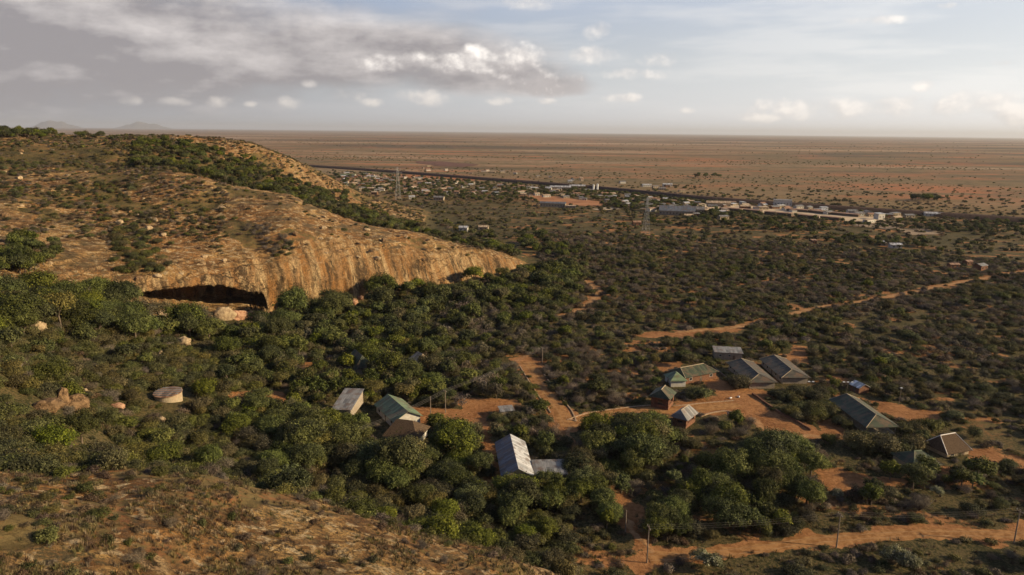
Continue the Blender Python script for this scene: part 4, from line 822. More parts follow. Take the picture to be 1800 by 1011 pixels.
def pylon(label, px, py, h, d=None):
    g = G(px, py) if d is None else None
    root = empty('lattice_pylon', g, .4); tag(root, label, 'pylon', 'lattice pylons of the power line'); b = h*.065
    lv = [0, .16, .3, .43, .55, .66, .76, .85, .93, 1.0]; wd = lambda t: b*(1-t)**1.1+.55
    def br(name, segs, r=.13):
        m_ = MB()
        for a, c in segs: m_.tube([a, c], r, 4, cap=False)
        m_.build(name, M['steel'], root)
    cr = [[(sx*wd(t), sy*wd(t), h*t) for sx, sy in ((-1, -1), (1, -1), (1, 1), (-1, 1))] for t in lv]
    for k in range(4): br('leg', [(cr[i][k], cr[i+1][k]) for i in range(9)], .11)
    for k in range(4): br('bracing', [(cr[i][k], cr[i+1][(k+1) % 4]) for i in range(9)]+[(cr[i][(k+1) % 4], cr[i+1][k]) for i in range(9)]+[(cr[i][k], cr[i][(k+1) % 4]) for i in range(1, 10)], .045)
    tops = []
    for t, l in ((.70, 7.5), (.82, 6.5), (.93, 5.2)):
        for s in (-1, 1): w0 = wd(t); br('crossarm', [((s*w0, -w0, h*t), (s*l, 0, h*t+.3)), ((s*w0, w0, h*t), (s*l, 0, h*t+.3)), ((s*w0, 0, h*t+1.8), (s*l, 0, h*t+.3))], .06); tops.append(root.matrix_basis @ Vector((s*l, 0, h*t-.6)) )
    mwb = Matrix.Translation(g) @ Matrix.Rotation(.4, 4, 'Z'); return [mwb @ (root.matrix_basis.inverted() @ t) for t in tops]
T1 = pylon('tall grey lattice pylon standing before the town beyond the end of the rocky ridge', 700, 352, 44)
T2 = pylon('faint lattice pylon on the scrub plain, second of the power line', 1135, 412, 34)
T0 = [t+(a-b)*.6 for t, a, b in zip(T1, T1, T2)]
for a, b, c in zip(T0, T1, T2): wire('thin high voltage line between the pylons', b, c, 9, .05, 'high voltage lines'); wire('thin high voltage line beyond the tall pylon', a, b, 5, .05, 'high voltage lines beyond the tall pylon')

# ------------------------------------------------------------------ small things in the compound
def person(label, px, py, rz=0, cloth='person_cloth'):
    g = G(px, py); me = bpy.data.meshes.new('person'); J = [(0, 0, .95), (0, 0, 1.2), (0, .02, 1.45), (0, .02, 1.56), (0, .03, 1.68), (.2, 0, 1.42), (.27, .03, 1.12), (.26, .12, .88), (-.2, 0, 1.42), (-.28, 0, 1.12), (-.25, .08, .88), (.1, 0, .9), (.12, .06, .5), (.12, .02, .08), (.13, .16, .04), (-.1, 0, .9), (-.12, -.03, .5), (-.14, -.1, .08), (-.14, .04, .04)]
    E = [(0, 1), (1, 2), (2, 3), (3, 4), (2, 5), (5, 6), (6, 7), (2, 8), (8, 9), (9, 10), (0, 11), (11, 12), (12, 13), (13, 14), (0, 15), (15, 16), (16, 17), (17, 18)]
    RD = [.15, .15, .16, .06, .11, .06, .045, .035, .06, .045, .035, .1, .065, .045, .04, .1, .065, .045, .04]
    me.from_pydata(J, E, []); me.materials.append(M[cloth]); o = bpy.data.objects.new('person', me); COL.objects.link(o); o.modifiers.new('skin', 'SKIN'); s = o.modifiers.new('sub', 'SUBSURF'); s.levels = s.render_levels = 1
    for v, r in zip(me.skin_vertices[0].data, RD): v.radius = (r, r)
    me.skin_vertices[0].data[0].use_root = True; o.location = g; o.rotation_euler = (0, 0, rz); tag(o, label, 'person')
person('person in dark clothes standing in the middle of the red yard by the curved path', 1279, 733, .5)
person('person in dark blue clothes standing in the shade of the wooded compound', 798, 744, 2)
person('person in dark clothes beside the one in blue, nearer the thin pole', 804, 749, 1)
q = G(880, 857); bn = empty('bench', q, R(8)); tag(bn, 'white bench in the shade in front of the tin-roofed hall', 'bench'); mb = MB(); mb.box((0, 0, .45), (3.0, .7, .08)); mb.build('seat', M['lampglass'], bn)
for x in (-1.3, 1.3): mb = MB(); mb.box((x, 0, .2), (.1, .6, .42)); mb.build('leg', M['steel'], bn)
BLOCK.append((q.x, q.y, 2.5))
def low_wall(label, pts, name='low_wall', h=.7, t=.45, mt='brick'):
    L = catmull(gline(pts), 5); mb = MB()
    for i, (p, q) in enumerate(zip(L[:-1], L[1:])):
        c = (p+q)/2; l = float(np.hypot(*(q-p))); hh = h*(.8+.35*float(vn(i*.7, 3, 5))); mb.box((c[0], c[1], float(H(c[0], c[1]))+hh/2-.15), (l*.985, t, hh+.3), math.atan2(q[1]-p[1], q[0]-p[0]))
    o = mb.build(name, M[mt]); tag(o, label, 'wall')
low_wall('dark low wall running from the green roofed house down to the yard', [(1247, 641), (1262, 654), (1276, 666), (1290, 676)], mt='bark')
low_wall('low broken brick wall along the far right side of the red yard', [(1322, 694), (1348, 712), (1372, 728), (1400, 742), (1425, 758)])
low_wall('curved pale stone edging in the middle of the red yard', [(1232, 733), (1250, 727), (1275, 724), (1292, 728), (1303, 736)], 'stone_edging', .35, .5, 'kerb')
for lb, px, py, rz in (('white sack lying in the red yard, the left one', 1284, 702, .3), ('two-part white bundle right of the white sack in the yard', 1299, 700, 1.2)):
    q = G(px, py); mb = MB(); mb.tube([(-.5, 0, .22), (-.2, 0, .3), (.2, .03, .32), (.5, 0, .24)], .26, 8, .2); mb.tube([(.3, .3, .2), (.6, .6, .25)], .2, 8, .14); o = mb.build('sack', M['lampglass'], smooth=True); o.location = q; o.rotation_euler = (0, 0, rz); tag(o, lb, 'sack')

# ------------------------------------------------------------------ railway, station yard and the town
def strip(name, pts, z0, z1, wtop, wbase, mats, cross=None):
    P = np.array([[at_z(px, py, 0).x, at_z(px, py, 0).y] for px, py in pts]); P = catmull(P, 6); t = np.gradient(P, axis=0); t /= np.hypot(t[:, 0], t[:, 1])[:, None]; n = np.stack([-t[:, 1], t[:, 0]], 1)
    rows = [np.column_stack([P+n*o, np.full(len(P), z)]) for o, z in ((-wbase/2, z0), (-wtop/2, z1), (wtop/2, z1), (wbase/2, z0))]
    V = np.stack(rows, 1).reshape(-1, 3); ix = np.arange(len(V)).reshape(-1, 4); F = np.stack([ix[:-1, :-1], ix[1:, :-1], ix[1:, 1:], ix[:-1, 1:]], -1).reshape(-1, 4)[:, ::-1]
    return mesh_np(name, V, F, mats), P, n
RAIL = [(470, 287), (560, 294), (700, 304), (850, 316), (1000, 328), (1100, 337), (1240, 351), (1400, 363), (1560, 374), (1740, 386), (1900, 397)]
emb, RP, RN = strip('railway_embankment', RAIL, -.5, 4.6, 8, 20, M['ballast']); tag(emb, kind='structure')
M['bed'] = mat_simple('track_bed_earth', (.20, .115, .075), (.30, .18, .12), .3, .95)
tag(strip('track_bed', RAIL, 4.63, 4.66, 6.8, 7.4, M['bed'])[0], kind='structure')
for sg in (-1, 1):
    for g_ in (-.72, .72):
        off = sg*2.2+g_; mb = MB(); mb.tube([(p[0]+n[0]*off, p[1]+n[1]*off, 4.73) for p, n in zip(RP, RN)], .07, 4); tag(mb.build('rail', M['rail']), kind='structure')
def sheet(name, pts, mt, lift):
    P = [at_z(px, py, 0) for px, py in pts]; bm = bmesh.new(); vs = [bm.verts.new((p.x, p.y, lift)) for p in P]; f = bm.faces.new(vs)
    if f.normal.z < 0: f.normal_flip()
    bmesh.ops.triangulate(bm, faces=[f])
    me = bpy.data.meshes.new(name); bm.normal_update(); bm.to_mesh(me); bm.free(); me.materials.append(M[mt]); o = bpy.data.objects.new(name, me); COL.objects.link(o)
    if me.polygons[0].normal.z < 0: me.flip_normals()
    return tag(o, kind='structure')
M['dullfield'] = mat_simple('dull_sandy_earth', (.20, .14, .085), (.31, .22, .14), .05, .95)
def ragged(pts, amp, n=5, seed=0):
    g = random.Random(seed); out = []
    for i in range(len(pts)):
        a, b = pts[i], pts[(i+1) % len(pts)]
        for k in range(n): t = k/n; out.append((a[0]+(b[0]-a[0])*t+g.uniform(-amp, amp)*3, a[1]+(b[1]-a[1])*t+g.uniform(-amp, amp)*.5))
    return out
sheet('red_field', ragged([(905, 345), (960, 344), (1010, 350), (1065, 355), (1075, 361), (1030, 363), (970, 359), (940, 353)], 1.6), 'orangefield', .45)
sheet('dark_cutting', ragged([(728, 284), (775, 284), (845, 290), (820, 294), (770, 292), (735, 287)], 1.0, 5, 2), 'darkearth', .6)
sheet('yard', [(1262, 361), (1300, 361), (1420, 370), (1545, 384), (1540, 390), (1480, 389), (1400, 380), (1262, 367)], 'tanyard', .5)
sheet('sandy_field', ragged([(1470, 378), (1540, 384), (1600, 396), (1560, 404), (1500, 398)], 1.2, 4, 6), 'dullfield', .42)
sheet('pale_field', ragged([(1575, 402), (1640, 404), (1660, 412), (1600, 414)], 1.2, 4, 9), 'dullfield', .42)
sheet('pale_clearing', ragged([(1040, 368), (1075, 364), (1090, 368), (1060, 371)], .8, 4, 11), 'tanyard', .42)

def small_house(name, label, group, cat, x, y, L, W_, h, rz, wallm, roofm, flat=False, parts=True, z=None):
    root = empty(name, (x, y, float(H(x, y)) if z is None else z), rz); tag(root, label, cat, group); key = (wallm, round(L), round(W_), round(h, 1), flat)
    b = MB(); b.box((0, 0, h/2-.5), (L, W_, h+1))
    if not flat:
        for s in (-1, 1): b.poly([(s*(L/2-.01), -W_/2, h), (s*(L/2-.01), W_/2, h), (s*(L/2-.01), 0, h+W_*.22)])
    b.build('wall', M[wallm], root); r = MB()
    if flat: r.slab([(-L/2-.4, -W_/2-.4, h+.2), (L/2+.4, -W_/2-.4, h+.2), (L/2+.4, W_/2+.4, h+.6), (-L/2-.4, W_/2+.4, h+.6)], .15)
    else: hip_roof(r, L, W_, h+.02, h+W_*.24, (0, 0), .5)
    r.build('roof', M[roofm], root)
    n = max(2, int(L/3.5)); 
    if parts:
        for k in range(n): w_ = MB(); w_.box((-L/2+L*(k+.5)/n, -W_/2-.02, h*.5), (1.1, .08, 1.3)); w_.build('window' if k != n//2 else 'door', M['glass'], root)
    return root
roofs = ['tin', 'greytin', 'rusttin', 'tanroof', 'greytin', 'rusttin', 'tanroof']; walls = ['white', 'cream', 'cream', 'brick', 'white', 'concrete']
RC = {'tin': 'bright tin', 'greytin': 'grey', 'rusttin': 'rusty red', 'tanroof': 'tan', 'palegreen': 'green'}
def rail_y(px): return np.interp(px, [q[0] for q in RAIL], [q[1] for q in RAIL])
ZT = [('the left half of the town', 600, 880, 8, 46, 84, 1), ('the middle of the town', 880, 1140, 7, 24, 44, 1), ('the right end of the town', 1135, 1275, 8, 24, 34, 1),
      ('the row behind the long yard', 1275, 1460, 3, 11, 22, 1), ('the plain past the railway', 740, 1200, -16, -7, 24, 0), ('the scrub left of the yard', 1140, 1280, 30, 36, 6, 0), ('the far right by the railway', 1460, 1660, 3, 12, 8, 0)]
g_ = random.Random(11); placed = []
for zone, x0, x1, d0, d1, n, dense in ZT:
    for k in range(n):
        for _ in range(20):
            px = g_.uniform(x0, x1); py = float(rail_y(px))+d0+(d1-d0)*g_.random()**1.3
            if 'left half' in zone and py > 345 - abs(px-740)*.02: continue
            p = at_z(px, py, 0); L = g_.uniform(6, 12)*(1.3 if g_.random() < .12 else 1); 
            if all(math.hypot(p.x-a, p.y-b) > 13 for a, b in placed): break
        placed.append((p.x, p.y)); wm = g_.choice(walls); rm = g_.choice(roofs)
        small_house('town_house', f"{'small' if L < 9.5 else 'long'} {({'white': 'white', 'cream': 'cream', 'brick': 'brick red', 'concrete': 'grey'}[wm])} house with a {RC[rm]} roof in {zone}", 'houses in '+zone, 'house', p.x, p.y, L, g_.uniform(5, 7), g_.uniform(2.5, 3.8), g_.choice([.15, .3, -.1, 1.6, .5])+g_.uniform(-.15, .15), wm, rm, flat=g_.random() < .3, parts=math.hypot(p.x, p.y) < 1250)
        BLOCK.append((p.x, p.y, 6))
def sp(px, py): p = at_z(px, py, 0); return p.x, p.y
for nm, lab, px, py, L, W_, h, rz, wm, rm, fl in [
  ('warehouse', 'wide blue grey roofed warehouse among trees below the right end of the town', 1190, 377, 40, 22, 5, -.25, 'concrete', 'blueroof', False),
  ('warehouse', 'smaller grey roofed warehouse touching the blue grey one', 1222, 374, 20, 13, 4.5, -.2, 'concrete', 'greytin', False),
  ('long_shed', 'long blue grey roofed shed with a yellow end wall below the red field', 972, 364, 32, 8, 5, -.2, 'cream', 'blueroof', False),
  ('low_building', 'low pale building right of the shed with the yellow end', 1003, 366, 13, 6, 3, -.1, 'concrete', 'tanroof', True),
  ('office_block', 'white two storey block with a tall bright end wall between yard and railway', 1375, 364, 22, 11, 9, -.3, 'white', 'greytin', True),
  ('long_shed', 'pale green roofed long house at the left end of the town', 612, 311, 30, 9, 4, -.1, 'white', 'palegreen', False),
  ('long_shed', 'long white roofed market shed in the middle of the town', 985, 333, 34, 10, 4, -.1, 'cream', 'tin', False),
  ('long_shed', 'long bright roof right of the white market shed', 1015, 331, 26, 9, 4, -.1, 'cream', 'tin', False),
  ('long_shed', 'bright white roofed shed on the far side of the railway', 1173, 328, 16, 8, 4, 0, 'white', 'tin', False),
  ('long_shed', 'tan walled school block at the left end of the long yard', 1262, 363, 30, 10, 5, -.1, 'cream', 'tanroof', False),
  ('low_building', 'white building beside the right end of the yard', 1545, 386, 9, 7, 7, .3, 'white', 'tin', True),
  ('low_building', 'low white wall like building at the right end of the yard', 1527, 392, 16, 5, 3.5, .6, 'white', 'tanroof', True),
  ('low_building', 'long white building by the railway at the far right', 1640, 380, 20, 7, 3.4, -.2, 'white', 'tin', False),
  ('farmhouse', 'white shed among dark trees on the plain right of the yard', 1573, 436, 9, 6, 3, -.1, 'white', 'tin', False),
  ('farmhouse', 'small white hut left of the white shed in the dark trees', 1556, 431, 5, 4, 3, .4, 'white', 'tin', True),
  ('farmhouse', 'brick house with a grey roof near the upper end of the trail', 1722, 474, 8, 6, 3.2, .5, 'brick', 'greytin', False),
  ('farmhouse', 'small brick red hut left of the grey roofed brick house', 1700, 466, 5, 4, 3, .3, 'brick', 'rusttin', False),
  ('farmhouse', 'low brown house in scrub left of the brick hut', 1675, 471, 7, 4, 2.8, .1, 'brick', 'rusttin', False),
  ('farmhouse', 'dark roofed house on a red clearing below the tall pylon', 772, 352, 14, 8, 4, -.2, 'concrete', 'greytin', False),
  ('farmhouse', 'small white house left of the dark roofed one', 724, 350, 8, 6, 3.6, .2, 'white', 'tin', False),
  ('farmhouse', 'bright white house at the lower edge of the town', 748, 340, 10, 7, 4, 0, 'white', 'tin', False),
  ('farmhouse', 'white cube of a house right of the bright one', 789, 343, 6, 6, 4.5, 0, 'white', 'tin', True),
  ('farmhouse', 'red brick hut by the faint pylon', 1119, 396, 8, 6, 3.4, .1, 'brick', 'rusttin', False),
  ('farmhouse', 'small reddish hut in the scrub below the yard', 1430, 428, 4, 4, 3, 0, 'brick', 'rusttin', True),
  ('farmhouse', 'white house hidden in trees beyond the end of the orange rock', 815, 407, 8, 6, 4, -.1, 'white', 'tin', False),
  ('farmhouse', 'pale house right of the hidden white one', 850, 404, 9, 6, 3, -.1, 'cream', 'tanroof', False)]:
    x, y = sp(px, py); small_house(nm, lab, None, 'warehouse' if nm == 'warehouse' else 'building', x, y, L, W_, h, rz, wm, rm, fl, True); BLOCK.append((x, y, max(L, W_)*.6))
# low dark sheds in two rows along the yard
for i, (a, b) in enumerate([((1266, 369), (1303, 372)), ((1308, 372), (1338, 375)), ((1345, 376), (1392, 380)), ((1400, 381), (1437, 385)), ((1443, 385), (1476, 388)), ((1384, 371), (1420, 374)), ((1424, 374), (1460, 378)), ((1464, 378), (1510, 382))]):
    A = at_z(*a, 0); B = at_z(*b, 0); d = B-A; c = (A+B)/2; far_ = i > 4
    small_house('row_shed', ('long low dark shed in the back row of the yard' if far_ else 'long low dark shed in the front row of the yard'), 'dark sheds in the back row of the yard' if far_ else 'dark sheds in the front row of the yard', 'shed', c.x, c.y, d.length, 6, 3.0, math.atan2(d.y, d.x), 'bark', 'rusttin', True, False); BLOCK.append((c.x, c.y, 8))
for i, px in enumerate((1043, 1050)):
    x, y = sp(px, 335); r_ = empty('silo', (x, y, 0)); tag(r_, ('left' if i == 0 else 'right and brighter')+' of the two slim white tanks standing upright in the town', 'silo', 'white silos'); mb = MB(); disc(mb, 1.6, -1, 10.5 if i else 9.5, 16); mb.build('shell', M['lampglass'], r_); mb = MB()
    for k in range(16): a, b = 6.283*k/16, 6.283*(k+1)/16; zt_ = 10.52 if i else 9.52; mb.poly([(1.8*math.cos(a), 1.8*math.sin(a), zt_), (1.8*math.cos(b), 1.8*math.sin(b), zt_), (0, 0, zt_+.9)])
    mb.build('cap', M['steel'], r_)
# hills far away on the horizon
def far_hill(px0, px1, h, d, seed):
    a0, a1 = azel(px0, 232)[0], azel(px1, 232)[0]; n = 60; m_ = 14; u = np.linspace(0, 1, n); V = []
    prof = np.sin(np.pi*u)**1.3*(.6+.8*fbm(u*5, u*0, 4, seed))*h
    for j in range(m_):
        t = j/(m_-1); r = d + (t-.5)*d*.08
        for i in range(n): a = a0+(a1-a0)*u[i]; V.append((r*math.sin(a), r*math.cos(a), max(prof[i]*math.sin(math.pi*t)**.9*(.8+.4*float(vn(u[i]*9, t*4, seed))), 0)-1))
    ix = np.arange(n*m_).reshape(m_, n); F = np.stack([ix[:-1, :-1], ix[:-1, 1:], ix[1:, 1:], ix[1:, :-1]], -1).reshape(-1, 4)
    tag(mesh_np('distant_hill', V, F, M['hillm'], smooth=True), kind='structure')
M['hillm'] = mat_simple('hill_scrub', (.10, .085, .06), (.18, .14, .10), .002, .95)
far_hill(50, 150, 560, 62000, 3); far_hill(195, 310, 480, 66000, 5)

# ------------------------------------------------------------------ planting
aE = A_(975, 500)
def dens(x, y, s1, seed): return fbm(x/s1, y/s1, 3, seed)
K = {k: i for i, k in enumerate(KINDS)}
open_sight = [(b[0], b[1]) for b in BLOCK[:0]]
def sight_pts():
    out = []
    for px, py, ln, wd in [(905, 830, 15, 5), (966, 832, 7, 3), (610, 700, 9, 3), (700, 722, 10, 3), (715, 766, 16, 4.5), (1160, 715, 14, 4), (1208, 745, 10, 3), (1222, 655, 22, 7), (1190, 668, 14, 4), (1330, 668, 8, 5), (1385, 662, 24, 7), (1530, 748, 22, 7), (1672, 798, 12, 5), (1618, 812, 6, 3),
                           (295, 706, 14, 5), (1278, 622, 10, 4), (1300, 720, 14, 14), (108, 730, 12, 8), (1000, 740, 10, 4), (965, 700, 8, 2.5), (935, 650, 8, 2), (1100, 728, 12, 8), (880, 856, 12, 4),
                           (1470, 945, 10, 3), (1280, 965, 10, 10), (1600, 941, 10, 12), (1137, 985, 8, 3), (330, 548, 9, 10), (420, 548, 22, 13), (660, 530, 10, 20), (1420, 690, 10, 2), (850, 712, 10, 8), (1395, 755, 12, 8), (1035, 520, 12, 5), (1010, 550, 12, 5), (1580, 715, 12, 2), (1112, 935, 12, 2.5)]:
        g = G(px, py); out.append((g.x, g.y, ln, wd))
    return out
SIGHT = sight_pts()
RSIGHT = []
for nm, mt, wd, L in rl:
    if nm in ('shaded_path', 'service_path', 'farm_track'): continue
    for i in range(0, len(L), 2):
        qx = proj(L[i, 0], L[i, 1], 0)[0]
        if nm == 'dirt_trail' and qx < 1245: continue
        RSIGHT.append((float(L[i, 0]), float(L[i, 1]), (11 if nm == 'compound_road' else 5 if nm == 'dirt_road' else 15 if nm == 'dirt_trail' else 10), (2.2 if nm == 'compound_road' else 1.8)))
for px_, py_ in [(1200, 722), (1240, 716), (1280, 712), (1310, 722), (1340, 735), (1365, 750), (1400, 765)]: q_ = G(px_, py_); RSIGHT.append((q_.x, q_.y, 8, 4))
SIGHT += RSIGHT
# 1 the wood in the valley under the cliff, trees
x, y, a, r, g = grid(A_(-60), A_(1010), 118, 470, 5.7, 21)
crest = Fk(3, a); ft = Fk(6, a); n = dens(x, y, 38, 5); px, py, _ = proj(x, y, H(x, y)+3)
w_left = sst(px, 330, 520); ok = (r > crest+1) & (r < ft-1) & (bare_at(x, y) < .3)
size = g.uniform(.75, 1.25, len(x)); nearfoot = sst(r, ft-60, ft-25); prob = .92*np.clip(w_left+nearfoot*1.0+.10, 0, 1)*sst(n, .26, .40); prob *= np.where((px > 780) & (py < 700) & (py > 575), .45, 1)
ok &= (g.uniform(size=len(x)) < prob) & clear(x, y, 2.5) & sightclear(x, y, 3, SIGHT)
ok &= np.ones(len(x), bool); size = size*(.74+.50*nearfoot)*(1-.22*(px > 850))*np.where(g.uniform(size=len(x)) < .12, 1.3, 1); add(x[ok], y[ok], K['tree'], size[ok], 'wood')
# bushes filling the wood and the left slope
x, y, a, r, g = grid(A_(-60), A_(1030), 118, 470, 3.5, 22); ft = Fk(6, a); n = dens(x, y, 20, 6); px, py, _ = proj(x, y, H(x, y)+1)
ok = (r > Fk(2, a)+2) & (r < ft+1) & (bare_at(x, y) < .35) & (g.uniform(size=len(x)) < .92*sst(n, .22, .36)) & clear(x, y, 1.4) & sightclear(x, y, 1.2, SIGHT)
kd = np.where(g.uniform(size=len(x)) < .10+.35*((px > 780) & (py < 760)), K['dry'], K['bush']); sz = g.uniform(.5, 1.15, len(x)); add(x[ok], y[ok], kd[ok], sz[ok], 'slope')
# 2 scrub on the plain to the right
for (r0, r1, cell, seed, base_p) in ((108, 330, 3.9, 31, .74), (330, 560, 4.6, 32, .70), (560, 900, 6.4, 33, .48), (900, 1300, 8.5, 34, .44)):
    x, y, a, r, g = grid(A_(1000) if r0 < 460 else A_(560, 330), A_(2350), r0, r1, cell, seed); n = dens(x, y, 34, 7); n2 = dens(x, y, 14, 17); px, py, _ = proj(x, y, H(x, y)+1)
    b = bare_at(x, y); p = base_p*(.10+.9*sst(n*.45+n2*.55, .40, .56))*(1-.75*sst(r, 560, 640)*sst(.58-n, -.03, .05))
    p *= 1-.35*sst(r, 520, 760)*(px > 1200)
    ok = (g.uniform(size=len(x)) < p) & (b < .25) & clear(x, y, 1.6) & sightclear(x, y, 1.6, SIGHT)
    u = g.uniform(size=len(x)); drn = dens(x, y, 60, 27); kd = np.where(u < .20+.55*sst(drn, .47, .60), K['dry'], K['bush']); kd = np.where((g.uniform(size=len(x)) < .09) & (r < 560), K['tree'], kd)
    sz = g.uniform(.45, 1.25, len(x))*np.where(kd == K['tree'], .62, 1); sz *= 1+.2*sst(r, 500, 700)
    ok &= (H(x, y) < 2.5)&((px > 770) | (r > Fk(13, a)-30) | (r < 600))
    if r0 >= 560: kd = np.where(kd == K['tree'], K['bush'], kd)
    add(x[ok], y[ok], kd[ok], sz[ok], 'plain' if r0 < 560 else 'midplain')
# 3 beyond the railway, out over the far plain
for (r0, r1, cell, seed, bp, s) in ((1250, 2600, 24, 41, .36, .8), (2600, 6500, 70, 42, .26, 1.15), (6500, 15000, 230, 43, .22, 1.9)):
    x, y, a, r, g = grid(A_(380, 260), A_(1900, 300), r0, r1, cell, seed); n = fbm(x/600, y/220, 4, 77); ok = (g.uniform(size=len(x)) < bp*(.12+2.6*sst(n, .50, .60))) & clear(x, y, 2)
    add(x[ok], y[ok], K['far'], (g.uniform(.3, 1.0, len(x))**1.5*1.35+.1)[ok]*s, 'farplain')
# 4 the rocky hill
x, y, a, r, g = grid(A_(-60, 300), A_(930), 290, 860, 5.0, 51); z = H(x, y); n = dens(x, y, 34, 8); n2 = dens(x, y, 10, 9); px, py, _ = proj(x, y, z+1)
d10, d12, d13, f6, f8 = Fk(10, a), Fk(12, a), Fk(13, a), Fk(6, a), Fk(8, a)
gl = sst(r, d10+6, d10+26)*(1-sst(r, d12+5, d12+45)); hillv = (r > f8+2) & (z > 3) & (px > -60)
leftside = 1-sst(px, 180, 460)
p = .09+.72*sst(n, .51, .58)*(.35+.65*leftside)+.92*gl*sst(px, 120, 300)*sst(n2, .22, .40)
whale = (px > 400) & (gl < .35) & (r < d10+12); p = np.where(whale, p*.08, p); p = np.where((r > d12+30), .12+.4*sst(n, .5, .6), p)
ok = hillv & (g.uniform(size=len(x)) < p); treeish = gl*sst(px, 150, 320) > .5
kd = np.where(treeish & (g.uniform(size=len(x)) < .75), K['tree'], K['bush']); kd = np.where(~treeish & (g.uniform(size=len(x)) < .22), K['dry'], kd); sz = np.where(kd == K['tree'], g.uniform(.5, .9, len(x)), g.uniform(.35, .85, len(x)))
add(x[ok], y[ok], kd[ok], sz[ok], 'hill')
x, y, a, r, g = grid(A_(-60, 300), A_(930), 300, 860, 3.0, 52); z = H(x, y); px, py, _ = proj(x, y, z)
ok = (r > Fk(8, a)) & (z > 3) & (g.uniform(size=len(x)) < .65*sst(dens(x, y, 16, 12), .46, .57)+.05)*(px < 930); ok &= ~((px > 400) & (r < Fk(10, a)+8) & (g.uniform(size=len(x)) < .82)); add(x[ok], y[ok], K['shrub'], g.uniform(.6, 1.5, len(x))[ok], 'hill')
def cluster(px, py, rx, ry, n, kind, s0, s1, zone, seed):
    g = np.random.default_rng(seed); t = g.uniform(0, 6.283, n); q = np.sqrt(g.uniform(0, 1, n)); X, Y, D = hit(px+rx*q*np.cos(t), py+ry*q*np.sin(t)); m = (D < 3000) & clear(X, Y, 1) & sightclear(X, Y, s0*1.5, RSIGHT) & (bare_at(X, Y) < .85); add(X[m], Y[m], K[kind], g.uniform(s0, s1, n)[m], zone)
